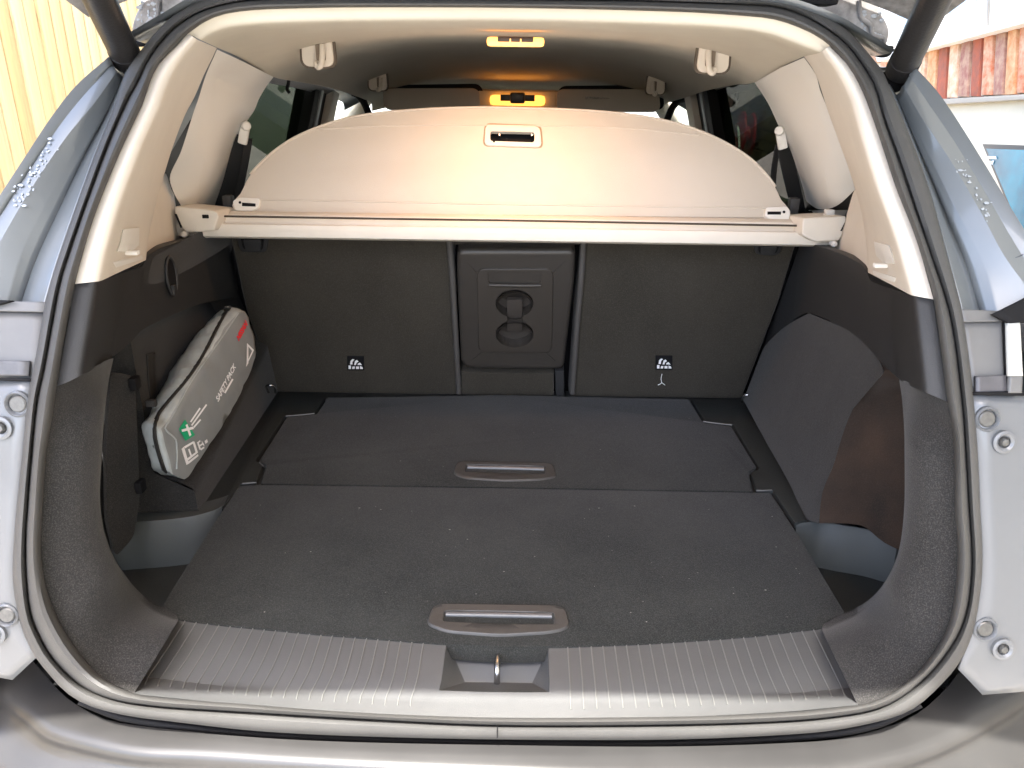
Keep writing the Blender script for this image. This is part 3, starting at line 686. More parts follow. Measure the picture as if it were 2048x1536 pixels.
# ---- upper black trim panels
TT = {-1: [(150,567),(200,562),(245,546),(284,533),(292,515),(320,497),(360,483),(410,474),(455,468)],
       1: [(1867,599),(1822,590),(1780,576),(1742,562),(1734,545),(1722,529),(1682,508),(1640,493),(1602,482)]}
TB = {-1: [(113,773),(140,762),(190,736),(225,714),(255,690),(285,660),(330,637),(400,608),(470,596)],
       1: [(1895,804),(1868,792),(1830,776),(1800,760),(1766,728),(1752,712),(1702,664),(1618,626),(1585,640)]}
def trimdepth(p, u, s):                            # u 0 at the seal .. 1 at the seat
    if u < .22:
        return None
for s in (-1, 1):
    n = 56; A = rs(px3(TT[s]), n); B = rs(px3(TB[s]), n); k = 14; rw = []
    for i in range(k+1):
        row = []
        for j in range(n):
            q = A[j].lerp(B[j], i/k); row.append(ptrim(q.x, q.y, j/(n-1), s))
        rw.append(row)
    rw = [[p+V((s*.02,.0,.0)) for p in rw[0]]]+rw
    rw.append([p+V((s*.010,.004,-.004)) for p in rw[-1]]); rw.append([p+V((s*.06,.01,-.012)) for p in rw[-1]])
    o = grid('upper_side_trim', rw, PLASTIC, car, ang=60)
    o['label'] = 'black plastic side trim panel on the %s side' % SIDE[s]
    # panel running on beside the seat down to the floor
    if s < 0: E0 = [(470,596),(500,640),(530,700),(560,782)]; E1 = [(440,470),(465,560),(500,650),(545,775)]
    else:     E0 = [(1600,600),(1560,655),(1525,715),(1488,795)]; E1 = [(1608,484),(1575,580),(1535,680),(1489,792)]
    def Xs(z, s=s): return s*(.575 + .0*z)
    if s < 0:
        rw = [[U(x, y, 'X', -.630) for x, y in lerpc([(455,468),(470,530),(480,596),(520,680),(560,780)], [(400,474),(410,540),(420,604),(480,690),(540,790)], t, 20)] for t in (0,.33,.66,1)]
    else:
        rw = [[U(x, y, 'X', .630) for x, y in lerpc([(1602,482),(1575,560),(1545,640),(1520,710),(1488,795)], [(1660,500),(1640,560),(1620,626),(1540,690),(1496,795)], t, 20)] for t in (0,.33,.66,1)]
    o2 = grid('seat_side_trim', rw, PLASTIC, o, ang=60)
# oval vent / hook on the fence-side trim
pc = U(340,552,'X',-.601); hk = empty('q','q','q'); bpy.data.objects.remove(hk)
ov = [ (0, .020*math.cos(2*math.pi*i/28), .034*math.sin(2*math.pi*i/28)) for i in range(28)]
utl = [o for o in sc.objects if o.name == 'upper_side_trim'][0]
tube('bag_hook_rim', [pc+V((.003,y,z)) for _, y, z in ov]+[pc+V((.003,ov[0][1],ov[0][2]))], .0028, PLASTIC, utl, n=60, seg=8)
prism('bag_hook_well', [pc+V((.0025,y*.9,z*.9)) for _, y, z in ov], V((1,0,0)), .004, BLACK, utl, bev=0)
box('bag_hook', pc+V((.005,-.004,-.024)), (.008,.014,.018), PLASTIC, utl, bev=.003)
# ---- cream pillar trims
PA = {-1: [(376,67),(349,95),(323,121),(305,152),(286,206),(239,308),(191,427),(161,525),(150,568)],
       1: [(1660,92),(1693,127),(1711,155),(1732,200),(1758,273),(1792,376),(1826,461),(1843,513),(1867,599)]}
PB = {-1: [(396,80),(372,108),(352,135),(335,170),(320,212),(285,290),(240,410),(212,505),(200,562)],
       1: [(1643,103),(1670,140),(1688,172),(1703,207),(1722,275),(1752,372),(1780,448),(1797,500),(1822,590)]}
PC = {-1: [(434,96),(422,122),(408,150),(388,196),(370,230),(344,298),(314,400),(298,470),(292,520)],
       1: [(1608,113),(1628,142),(1640,172),(1656,222),(1674,272),(1700,345),(1722,420),(1733,490),(1736,545)]}
for s in (-1, 1):
    n = 50
    a = onO(PA[s], n, .006); b = onO(PB[s], n, .022); am = onO(lerpc(PA[s], PB[s], .5, n), n, .006)
    c = []
    for i, p in enumerate(rs(px3(PC[s]), n)):
        t = i/(n-1); d = 1.335-.10*t*t; c.append(U(p.x, p.y, 'Y', d))
    bc = []
    for i, p in enumerate(rs(px3(lerpc(PB[s], PC[s], .35, n)), n)):
        bc.append(CAM+ray(p.x, p.y)*((b[i].lerp(c[i], .30)-CAM).dot(f_)))
    bd = []
    for i, p in enumerate(rs(px3(lerpc(PB[s], PC[s], .75, n)), n)):
        bd.append(CAM+ray(p.x, p.y)*((b[i].lerp(c[i], .70)-CAM).dot(f_)))
    rw = [[p+V((0,.02,0)) for p in a]]+cross([a, am, b, bc, bd, c], 5)+[[p+V((s*.004,.006,0)) for p in c], [p+V((s*.03,.012,0)) for p in c]]
    o = grid('pillar_trim', rw, CREAM, car, ang=60)
    o['label'] = 'cream rear pillar trim on the %s side' % SIDE[s]
    # thickness at the lower end
    # inner cream panel below the cover's end (facing the middle of the boot)
    if s < 0: top = [(300,440),(326,346),(343,380),(360,412),(374,462),(450,466)]; bt = [(291,522),(296,502),(320,494),(360,482),(410,472),(458,467)]
    else:     top = [(1733,450),(1714,376),(1695,424),(1690,450),(1676,484),(1602,480)]; bt = [(1737,548),(1730,528),(1722,524),(1682,504),(1640,490),(1602,481)]
    A = rs(px3(top), 30); B = rs(px3(bt), 30); rw = []
    for i in range(9):
        rw.append([U(*x.lerp(y, i/8).xy, 'P', V((s*.600,1.25,.55)), V((-s,.20,0)).normalized()) for x, y in zip(A, B)])
    rw.append([p+V((s*.03,.0,.002)) for p in rw[-1]])
    inn = grid('lower_pillar_panel', rw, CREAM, o, ang=60)
    # recessed catch on the trim
    if s < 0: q = [(244,458),(277,455),(276,490),(262,503),(232,503),(240,484)]; q2 = [(226,524),(284,510),(285,518),(232,535)]
    else:     q = [(1749,482),(1779,490),(1786,510),(1790,528),(1768,526),(1754,512)]; q2 = [(1746,540),(1792,555),(1790,565),(1748,550)]
    ctr = U(q[0][0], q[0][1], 'O', .05)
    def surf(x, y):
        best = min(((p-CAM), p) for r in [0] for p in [V((0,0,0))]) if False else None
        d = ray(x, y).normalized(); dm = None
        me_ = o.data
        hit = BVH[s].ray_cast(CAM, d); return hit[0] if hit[0] else ctr
    from mathutils.bvhtree import BVHTree
    BVH = globals().setdefault('BVHS', {}); BVH[s] = BVHTree.FromPolygons([v.co.copy() for v in o.data.vertices], [tuple(p.vertices) for p in o.data.polygons])
    nrm = V((-s*.75,-.65,0.1)).normalized()
    P = [surf(x, y)+nrm*.004 for x, y in q]
    prism('catch_frame', roundpoly(P, .006, 4), nrm, .008, CREAM2, o, bev=.0025)
    Pc = sum(P, V())/len(P)
    prism('catch_pocket', roundpoly([Pc+(p-Pc)*.62+nrm*.0012+V((0,0,.003)) for p in P], .004, 4), nrm, .001, CREAM, o, bev=0)
    box('catch_lip', Pc+nrm*.004-V((0,0,.016)), (.018,.010,.006), CREAM2, o, bev=.002)
    P2 = [surf(x, y)+nrm*.0015 for x, y in q2]
    prism('catch_label', roundpoly(P2, .002, 2), nrm, .004, CREAM2, o, bev=.0008)
    # dark quarter glass in the slot behind the pillar
    if s < 0: g = [(440,70),(285,330),(310,420),(440,420),(500,150)]
    else: g = [(1600,85),(1736,350),(1712,420),(1600,420),(1540,160)]
    prism('quarter_glass', [U(x, y, 'X', s*.662) for x, y in g], V((-s,0,0)), .004, DARKGLASS, o, bev=0)
# ---- C pillar trims beside the rear doors
QA = {-1: [(434,99),(412,150),(396,200),(387,225),(362,303),(340,352),(347,384),(364,415),(372,440)],
       1: [(1608,115),(1632,150),(1640,180),(1657,222),(1675,275),(1700,342),(1712,380),(1692,424),(1688,440)]}
QB = {-1: [(488,124),(440,152),(432,185),(426,219),(410,308),(402,345),(396,380),(391,410),(388,440)],
       1: [(1560,136),(1590,165),(1604,195),(1622,240),(1638,290),(1648,342),(1654,380),(1656,418),(1656,440)]}
QC = {-1: [(547,154),(532,174),(518,198),(508,222),(482,260),(466,300),(450,360),(436,405),(425,440)],
       1: [(1509,165),(1526,190),(1539,212),(1550,236),(1562,262),(1581,303),(1601,359),(1616,415),(1622,440)]}
for s in (-1, 1):
    n = 46
    a = [U(p.x,p.y,'Y',1.375+.05*math.sin(math.pi*i/(n-1))+.24*(i/(n-1))**4) for i,p in enumerate(rs(px3(QA[s]),n))]
    b = [U(p.x,p.y,'Y',1.50+.16*(i/(n-1))**4) for i,p in enumerate(rs(px3(QB[s]),n))]
    c = [U(p.x,p.y,'Y',1.75) for i,p in enumerate(rs(px3(QC[s]),n))]
    bm_ = [CAM+ray(p.x,p.y)*((b[i].lerp(c[i],.42)-CAM).dot(f_)) for i,p in enumerate(rs(px3(lerpc(QB[s],QC[s],.5,n)),n))]
    ab = [CAM+ray(p.x,p.y)*((a[i].lerp(b[i],.36)-CAM).dot(f_)) for i,p in enumerate(rs(px3(lerpc(QA[s],QB[s],.5,n)),n))]
    rw = cross([a,ab,b],4)+cross([b,bm_,c],4)[1:]+[[p+V((s*.01,.02,0)) for p in c],[p+V((s*.06,.03,0)) for p in c]]
    o = grid('belt_pillar_trim', rw, CREAM2, car, ang=14)
    o['label'] = 'pale pillar trim beside the seat belt on the %s side' % SIDE[s]
    # seat belt with its guide
    if s < 0: gp = (489,262); b1_ = [(486,272),(470,330),(452,400),(446,430)]; b2_ = [(497,282),(489,330),(477,390),(470,425)]
    else:     gp = (1562,272); b1_ = [(1568,290),(1578,340),(1592,400),(1600,440)]; b2_ = [(1556,290),(1548,340),(1544,400),(1540,430)]
    yb = 1.74
    bt = tube('seat_belt', [U(x,y,'Y',yb) for x,y in b1_], .01, BELT, car, flat=(.042,.003,V((1,.5,0))), n=20)
    bt['label'] = 'black seat belt on the %s side' % SIDE[s]
    tube('belt_return', [U(x,y,'Y',yb-.01) for x,y in b2_], .01, BELT, bt, flat=(.016,.003,V((1,.5,0))), n=20)
    gc = U(gp[0],gp[1],'Y',yb-.025)
    lathe('belt_guide_cap', gc+V((-s*.004,.0,.010)), V((-s*.5,-1,.1)), [(.010,0),(.010,.006),(.008,.010),(.001,.011)], CREAM2, bt, seg=16)
    box('belt_guide', gc+V((s*.004,.004,-.010)), (.020,.010,.036), CREAM2, bt, bev=.004, rot=Matrix.Rotation(s*-.3,3,'Y'))
    box('belt_anchor', U(458 if s<0 else 1586, 410 if s<0 else 415,'Y',1.62), (.02,.02,.04), PLASTIC, bt, bev=.004)
# ================================================================== headliner
HL0 = [(376,67),(411,43),(446,29),(499,21),(560,18),(700,15),(1030,16),(1360,24),(1500,33),(1553,40),(1605,58),(1641,77),(1660,92)]
HL1 = [(402,80),(428,65),(458,55),(505,49),(560,46),(700,42),(1030,41),(1360,50),(1480,58),(1540,68),(1590,86),(1620,98),(1640,105)]
HL2 = [(434,95),(452,86),(478,76),(520,67),(565,61),(700,55),(1030,53),(1360,65),(1460,72),(1520,82),(1565,96),(1590,106),(1607,113)]
n = 80
h0 = onO(HL0, n, .006)
h1_ = [CAM+ray(p.x,p.y)*1.30 for p in rs(px3(HL1), n)]
h1_ = onO(HL1, n, .035); 
h2_ = [U(p.x,p.y,'Y',1.335-.055*math.sin(math.pi*i/(n-1))) for i,p in enumerate(rs(px3(HL2), n))]
rw = [[p+V((0,.02,0)) for p in h0]]+cross([h0,h1_,h2_],5)
L = lambda x,y,Y: U(x,y,'Y',Y)
EDGE = [(1.50,L(481,116,1.50),L(1567,132,1.50),.815),(1.75,L(547,154,1.75),L(1509,165,1.75),.815),(2.0,L(600,164,2.0),L(1468,170,2.0),.812),(2.3,L(660,176,2.3),L(1410,182,2.3),.80),(2.6,L(706,190,2.6),L(1368,196,2.6),.765),(2.8,L(732,200,2.8),L(1340,204,2.8),.727),(2.9,L(742,205,2.9),L(1330,210,2.9),.705),(2.94,L(744,214,2.94),L(1328,218,2.94),.672),(2.95,L(744,222,2.95),L(1328,226,2.95),.652)]
for Y, a, b, zc in EDGE:
    row = []
    for i in range(n):
        t = i/(n-1); u = 2*t-1; x = a.x+(b.x-a.x)*t; ze = a.z+(b.z-a.z)*t
        row.append(V((x, Y, ze+(zc-ze)*(1-abs(u)**3.2))))
    rw.append(row)
body_rows = rw[:]
j0 = len(rw)-len(EDGE)-1
rw = rw[:j0]+cross(rw[j0:], 5)
head = grid('headliner', rw, LINING, car, ang=60); head['label'] = 'beige fabric headliner inside the roof'
# outer roof skin above it
rw2 = [[p+V((p.x*.06,0,.035)) for p in r] for r in body_rows[3:]]
for r in rw2:
    a_, b_ = r[0], r[-1]; r.insert(0, a_+V((-.07,0,-.035))); r.append(b_+V((.07,0,-.035)))
grid('roof_skin', rw2, PAINT, car, ang=60)
# cargo lamp and front reading lamp (lit)
def lit_lamp(name, a, b, h, dpt, lab, energy):
    c = (a+b)/2; w_ = (b-a).length
    o = box(name, c, (w_,dpt,h), LAMPLENS, head, bev=h*.4); o['label'] = lab
    box('lamp_switch', c+V((0,-dpt/2+.003,.25*h)), (w_*.62,.012,h*.62), LAMPDARK, o, bev=.002)
    for k in (-.09,.09): box('lamp_rib', c+V((k*w_,-dpt/2-.003,.1*h)), (.002,.004,h*.4), LAMPLENS, o, bev=0)
    ld = bpy.data.lights.new(name+'_light','AREA'); ld.shape = 'RECTANGLE'; ld.size = w_*.8; ld.size_y = dpt; ld.energy = energy; ld.color = (1,.52,.24)
    lo_ = bpy.data.objects.new(name+'_light', ld); sc.collection.objects.link(lo_); lo_.location = c-V((0,0,h*.5+.006)); lo_.parent = o
    return o
cl_ = lit_lamp('cargo_lamp', L(974,84,1.45), L(1088,84,1.45), .014, .04, 'lit amber cargo lamp in the roof above the cover', .24)
fl_ = lit_lamp('reading_lamp', L(980,200,2.78), L(1090,201,2.78), .032, .06, 'lit amber reading lamp between the sun visors', .06)
box('lamp_console', L(1035,203,2.83), (.30,.09,.075), LINING, head, bev=.02)
box('lamp_divider', (L(1035,196,2.72)), (.05,.02,.035), LAMPDARK, fl_, bev=.008)
# sun visors
for s, (x0, x1, y0, y1) in ((-1,(765,958,176,212)), (1,(1112,1318,178,216))):
    c = [L(x0,y0,2.76), L(x1,y0,2.76), L(x1+4,y1+8,2.70), L(x0+2,y1+8,2.70)]
    v_ = prism('sun_visor', roundpoly(c, .03, 6), V((0,-1,.1)), .015, VISOR, head, bev=.005)
    v_['label'] = 'grey sun visor folded up on the %s side' % SIDE[s]
    d_ = [L(x0+4,y0-6,2.79), L(x1+6,y0-9,2.79), L(x1+12,y1+4,2.79), L(x0+4,y1,2.79)]
    prism('visor_recess', roundpoly(d_, .03, 6), V((0,-1,.1)), .004, BLACK, v_, bev=0)
    if s > 0:
        prism('visor_print', [L(1170,193,2.735),L(1220,195,2.735),L(1220,208,2.73),L(1172,206,2.73)], V((0,-1,.1)), .0005, mat('visor_print_grey', (.5,.47,.42), .8, var=.6, vscale=120), v_, bev=0)
# grab hooks hanging from the headliner edge
def roofhook(x, y, Y, w_, s, lab):
    c = U(x, y, 'Y', Y); k = w_
    o = prism('roof_hook', roundpoly([c+V((dx*k,0,dz*k)) for dx,dz in ((-.46,.55),(.46,.55),(.52,-.50),(-.52,-.50))], k*.30, 6), V((0,-1,-.2)), .018, CREAM, head, bev=.004); o['label'] = lab
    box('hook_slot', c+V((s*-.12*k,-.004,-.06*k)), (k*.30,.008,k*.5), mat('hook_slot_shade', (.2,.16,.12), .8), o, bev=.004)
    tube('hook_finger', [c+V((s*-.2*k,-.005,.15*k)), c+V((s*-.2*k,-.012,-.15*k)), c+V((s*-.16*k,-.016,-.42*k)), c+V((s*-.05*k,-.014,-.5*k)), c+V((s*.03*k,-.010,-.38*k))], .0055, CREAM, o, n=24)
    prism('hook_shadow_gap', roundpoly([c+V((dx*k,.004,dz*k)) for dx,dz in ((-.54,.64),(.54,.64),(.59,-.54),(-.59,-.54))], k*.3, 6), V((0,-1,-.2)), .006, mat('hook_gap_shade', (.1,.08,.06), .8), o, bev=.002)  # dark plate behind the hook: shade around it put into the colour
roofhook(634,100,1.58,.060,-1,'large roof hook on the fence side of the headliner')
roofhook(1428,112,1.58,.060,1,'large roof hook on the house side of the headliner')
roofhook(755,162,2.5,.055,-1,'far roof hook on the fence side of the headliner')
roofhook(1312,170,2.5,.055,1,'far roof hook on the house side of the headliner')
# ================================================================== doors, pillars and glass ahead of the boot
for s in (-1, 1):
    sd_ = SIDE[s]
    # glass: one pane per side door
    dn = box('door_panel', (s*.70,2.4,.28), (.08,1.3,.32), PLASTIC, car, bev=.02); dn['label'] = 'dark inner door panels on the %s side' % sd_
    def xz(z): return s*(.70-.30*max(0,(z-.42)))
    def pane(name, y0, y1, m, par):
        pts = [V((xz(.42),y0,.42)),V((xz(.42),y1,.42)),V((xz(.78),y1,.78)),V((xz(.78),y0,.78))]
        return prism(name, pts, V((-s,0,-.2)), .004, m, par, bev=0)
    pane('rear_door_glass', 1.72, 2.60, GLASS, dn); pane('front_door_glass', 2.70, 3.3, CLEAR, dn)
    def post(name, y0, y1, m, par, inset=.03, z0=.40, z1=.84, lean=0):
        a = [V((xz(z0)-s*inset,y0,z0)),V((xz(z0)-s*inset,y1,z0)),V((xz(z1)-s*inset,y1+lean,z1)),V((xz(z1)-s*inset,y0+lean,z1))]
        return prism(name, a, V((-s,0,-.2)), .06, m, par, bev=.008)
    post('door_pillar', 2.48, 2.64, BLACK, dn, .03); post('pillar_cover', 2.53, 2.57, mat('pillar_grey', (.09,.09,.09), .5), dn, .036)
    post('centre_pillar_trim', 2.64, 2.74, CREAM, dn, .05)
    if s < 0: pts = [(742,240),(728,205),(716,190),(705,185)]
    else: pts = [(1330,250),(1345,215),(1357,202),(1372,196)]
    tube('door_seal', [U(x,y,'Y',2.80) for x,y in pts], .012, BLACK, dn, n=24)
    tube('windscreen_pillar', [V((s*.68,3.20,.42)), V((s*.60,3.05,.58)), V((s*.5,2.94,.70))], .035, CREAM, car, n=20)['label'] = 'cream windscreen pillar on the %s side' % sd_
    rl = tube('window_rail', [V((xz(.76)-s*.01,1.70,.79)),V((xz(.76)-s*.01,2.3,.77)),V((xz(.72)-s*.0,2.9,.72))], .016, BLACK, dn, n=20)
    o = box('quarter_skin', (s*.705,1.50,.52), (.012,.55,.34), PAINT, car, bev=.008, rot=Matrix.Rotation(-s*.28,3,'Y'))
    o['label'] = 'pale blue quarter panel skin on the %s side' % sd_
prism('windscreen', [V((-.62,3.3,.42)),V((.62,3.3,.42)),V((.50,2.93,.72)),V((-.50,2.93,.72))], V((0,-.6,-.8)), .005, CLEAR, car, bev=0)
box('dashboard', (0,3.35,.36), (1.4,.5,.14), PLASTIC, car, bev=.04)
# a coat hanger hook seen against the window
tube('hanger_hook', [L(577,150,1.95),L(577,166,1.95),L(574,178,1.95),L(579,186,1.95)], .004, BLACK, head, n=20)
# ================================================================== rear seats
SB0, SB1 = 1.795, 1.655                            # seat back plane: bottom and top distance
SBN = V((0,-1,-(SB0-SB1)/.44)).normalized(); SBP = V((0,SB0,0))
def sb(x, y, off=0.): return U(x, y, 'P', SBP+SBN*off, SBN)
def seat(px, lab):
    o = prism('seat_back', roundpoly([sb(x, y) for x, y in px], .016, 5), SBN, .10, SEATCARPET, car, bev=.012, seg=3); o['label'] = lab; return o
sl = seat([(452,440),(660,450),(895,458),(906,484),(910,620),(918,815),(560,812),(490,620)], 'carpeted rear seat back beside the silver safety pack')
sr = seat([(1170,460),(1400,450),(1606,446),(1560,600),(1478,815),(1138,815),(1150,640)], 'carpeted rear seat back next to the bare wheel arch')
def edge_trim(px, par): tube('seat_edge', [sb(x, y, .004) for x, y in px], .007, mat('seat_edge_bolster', (.07,.065,.06), .6), par, n=30)
edge_trim([(898,470),(905,560),(912,680),(918,786)], sl); edge_trim([(1168,470),(1162,560),(1152,680),(1145,786)], sr)
prism('seat_gap', [sb(x, y, -.07) for x, y in [(860,440),(1200,440),(1200,830),(860,830)]], SBN, .02, BLACK, sl, bev=0)
prism('seat_gap', [sb(x, y, -.06) for x, y in [(400,430),(700,430),(700,830),(500,830)]], SBN, .02, BLACK, sl, bev=0)
prism('seat_gap', [sb(x, y, -.06) for x, y in [(1400,430),(1680,430),(1520,830),(1400,830)]], SBN, .02, BLACK, sr, bev=0)
# release pulls below the cover
for px, par in (([(470,462),(538,464),(533,506),(480,504)], sl), ([(1508,478),(1570,480),(1558,512),(1510,510)], sr)):
    P = [sb(x, y, .006) for x, y in px]; C_ = sum(P, V())/4
    h = prism('seat_release', roundpoly(P, .012, 5), SBN, .012, PLASTIC, par, bev=.003)
    prism('release_pocket', roundpoly([C_+(p-C_)*.74+SBN*.0006 for p in P], .009, 5), SBN, .001, BLACK, h, bev=0)
    prism('release_lever', roundpoly([C_+(p-C_)*.55+SBN*.004-V((0,0,.006)) for p in P], .006, 5), SBN, .006, PLASTIC, h, bev=.002)
# child seat anchor tags
for cx, cy, par in ((711,728,sl), (1328,727,sr)):
    tg = prism('anchor_tag', [sb(x, y, .0025) for x, y in [(cx-17,cy-15),(cx+17,cy-15),(cx+17,cy+13),(cx-17,cy+13)]], SBN, .003, BLACK, par, bev=.0005)
    def q(pts): return [sb(cx+x, cy+y, .0032) for x, y in pts]
    flatmesh('tag_symbol', [q([(-14,10),(-14,3),(-9,3),(-9,10)]), q([(-7,10),(-6,5),(-1,5),(-2,10)]), q([(1,10),(1,5),(7,5),(7,10)]), q([(9,10),(9,4),(14,6),(15,10)]),
        q([(-11,1),(-10,-6),(-6,-10),(-2,-9),(-6,-4),(-6,1)]), q([(-3,2),(-1,-6),(3,-8),(6,-5),(2,-2),(1,2)]), q([(4,2),(5,-1),(9,-3),(13,2)])], WHITE, tg)
tp = [sb(x, y, .002) for x, y in [(1324,748),(1322,758),(1323,766)]]
tube('loose_thread', tp+[sb(1316,770,.002)], .0008, WHITE, sr, n=10, seg=5); tube('loose_thread', [sb(1330,770,.002),sb(1323,765,.002)], .0008, WHITE, sr, n=6, seg=5)
# ---- centre armrest
arm = prism('centre_armrest', roundpoly([sb(x, y, .018) for x, y in [(913,500),(1152,500),(1149,560),(1128,738),(1100,741),(945,739),(922,730),(914,560)]], .018, 6), SBN, .09, LEATHER, car, bev=.026, seg=5, ang=60)
arm['label'] = 'folded up centre armrest between the rear seat backs'
for a, b in (((918,506),(952,545)), ((1148,506),(1106,546)), ((930,732),(962,706)), ((1122,732),(1094,708))):
    tube('armrest_seam', [sb(*a,.012), sb((a[0]+b[0])/2,(a[1]+b[1])/2,.0182), sb(*b,.0195)], .0011, ARMPL, arm, n=8, seg=6)
pan = prism('armrest_panel', roundpoly([sb(x, y, .0225) for x, y in [(953,538),(1107,538),(1104,707),(957,706)]], .022, 7), SBN, .012, ARMPL, arm, bev=.004, seg=3)
cut(pan, roundpoly([sb(x, y, .03) for x, y in [(974,548),(1084,549),(1082,572),(977,572)]], .011, 6), SBN, .022)
tube('slot_lip', [sb(978,570,.0235), sb(1030,571,.0245), sb(1082,571,.0235)], .0045, ARMPL, pan, n=20)
# two cup holders joined by a slot
def ell(cx, cy, rx, ry, off, n=40): return [sb(cx+rx*math.cos(2*math.pi*i/n), cy+ry*math.sin(2*math.pi*i/n), off) for i in range(n)]
CUP = mat('cup_holder_plastic', (.04,.034,.029), .4, spec=.5)
for cx, cy, rx, ry in ((1029,611,38,28), (1029,672,38,27)):
    cut(pan, ell(cx,cy,rx,ry,.03), SBN, .05); cut(arm, ell(cx,cy,rx*1.02,ry*1.02,.03), SBN, .05)
    r1 = ell(cx,cy,rx,ry,.0222); rr = ell(cx,cy,rx,ry,.0); 
    c_ = grid('cup_holder', [ell(cx,cy,rx,ry,.0215), ell(cx,cy,rx*.98,ry*.98,.0225), ell(cx,cy,rx*.96,ry*.96,.018), ell(cx,cy,rx*.93,ry*.93,-.010), ell(cx,cy,rx*.86,ry*.86,-.014), ell(cx,cy,rx*.05,ry*.05,-.014)], CUP, pan, closed=True, ang=40)
cut(pan, [sb(x, y, .03) for x, y in [(1014,626),(1045,626),(1045,656),(1014,656)]], SBN, .05); cut(arm, [sb(x, y, .03) for x, y in [(1013,626),(1046,626),(1046,656),(1013,656)]], SBN, .05)
prism('cup_bridge', [sb(x, y, .010) for x, y in [(1014,600),(1045,600),(1045,662),(1014,662)]], SBN, .012, CUP, pan, bev=.003)
prism('armrest_base', [sb(x, y, .0) for x, y in [(922,745),(1108,748),(1108,812),(922,812)]], SBN, .05, SEATCARPET, arm, bev=.006)
prism('armrest_bracket', [sb(x, y, .003) for x, y in [(1110,742),(1128,742),(1130,812),(1112,812)]], SBN, .05, PLASTIC, arm, bev=.004)
prism('armrest_top', [sb(x, y, -.01) for x, y in [(905,450),(1160,450),(1160,492),(905,492)]], SBN, .04, LEATHER, arm, bev=.01)
# ================================================================== cargo cover (lifts out of its brackets)
cov = empty('cargo_cover', 'beige roll-up cargo cover with its curved board raised behind the rear seats', 'cargo cover')
CY = 1.565
def cy(x, y, off=0.): return U(x, y, 'Y', CY+off)
# cassette: housing swept across, profile in Y/Z
ca, cb = cy(362,447), cy(1684,466); 
def cass(t, dy, dz): 
    p = ca.lerp(cb, t); return V((p.x, CY+dy, p.z+dz))
profc = [(.02,-.026),(-.012,-.026),(-.024,-.020),(-.027,-.006),(-.025,.004),(-.022,.0055),(-.020,.003),(-.010,.0035),(-.009,.012),(-.004,.020),(.012,.024),(.03,.022)]
rw = [[cass(i/40, dy, dz) for i in range(41)] for dy, dz in profc]
cas = grid('cassette', rw, CREAM, cov, ang=35)
# end caps
for s, px in ((-1, [(348,412),(430,421),(438,432),(428,462),(372,466),(352,440)]), (1, [(1606,436),(1694,432),(1690,455),(1680,482),(1630,484),(1604,470)])):
    e = prism('end_cap', roundpoly([cy(x, y, -.056) for x, y in px], .006, 4), V((0,-1,.1)), .10, CREAM, cov, bev=.005, seg=3)
    if s < 0:
        prism('cap_slot', [cy(x, y, -.0575) for x, y in [(349,428),(353,428),(364,455),(361,456)]], V((0,-1,.1)), .002, BLACK, e, bev=0)
        box('slot_end', cy(411,433,-.057), (.012,.004,.007), BLACK, e, bev=.001)
        lathe('cap_pin', cy(372,467,-.045), V((0,-1,0)), [(.006,0),(.006,.012),(.003,.015)], CREAM2, e)
    else:
        prism('cap_slot', [cy(x, y, -.0575) for x, y in [(1690,445),(1693,446),(1684,462),(1681,462)]], V((0,-1,.1)), .002, BLACK, e, bev=0)
        box('cap_button', cy(1658,427,-.01), (.018,.014,.016), CREAM2, e, bev=.003)
        lathe('cap_pin', cy(1664,486,-.045), V((0,-1,0)), [(.006,0),(.006,.012),(.003,.015)], CREAM2, e)
# dark slot line along the cassette
tube('cassette_slot', [cy(420,432,-.0235), cy(800,438,-.0235), cy(1024,441,-.0235), cy(1300,446,-.0235), cy(1630,452,-.0235)], .0022, mat('slot_shadow_gap', (.05,.04,.03), .8), cov, n=30, seg=6)
# raised board
BP = V((0,1.575,.46)); BN = V((0,-.82,.57)).normalized(); BN = V((0,-1,.55)).normalized()
def bd(x, y, off=0.): return U(x, y, 'P', BP+BN*off, BN)
arc = [(468,424),(464,408),(474,394),(482,385),(500,350),(545,305),(600,270),(680,240),(760,226),(860,218),(960,215),(1060,217),(1150,220),(1250,228),(1350,246),(1430,275),(1500,317),(1545,365),(1565,403),(1580,418),(1580,436)]
out = [bd(p.x, p.y, .0) for p in rs(px3(arc), 90)]
brd = prism('board', out, BN, .006, COVER, cov, bev=.002)
tube('board_binding', [p+BN*.0006 for p in out[6:-5]], .0026, COVER, brd, n=120, seg=8)
for l in ([(478,398),(760,404),(1024,409),(1300,413),(1562,416)], [(640,258),(760,252),(900,250),(1080,252),(1250,256),(1400,270)]):
    tube('board_seam', [bd(x, y, .0002) for x, y in l], .0018, COVER, brd, n=40, seg=6)
fr_px = [(971,248),(1080,252),(1084,294),(968,290)]
hf = prism('pull_handle', roundpoly([bd(x, y, .006) for x, y in fr_px], .012, 6), BN, .007, CREAM, cov, bev=.003)
hole = roundpoly([bd(x, y, .02) for x, y in [(980,256),(1070,258),(1069,279),(980,276)]], .006, 5)
cut(hf, hole, BN, .05); cut(brd, hole, BN, .05)
hsg = prism('handle_shadow_gap', roundpoly([bd(x, y, .0006) for x, y in [(969,246),(1083,250),(1087,297),(965,293)]], .013, 6), BN, .001, mat('handle_gap_shade', (.3,.23,.15), .8), hf, bev=0); cut(hsg, hole, BN, .05)  # darker tan plate paints the shadow around the handle frame
prism('handle_back', [bd(x, y, -.022) for x, y in [(965,240),(1090,240),(1090,295),(965,295)]], BN, .004, BLACK, hf, bev=0)
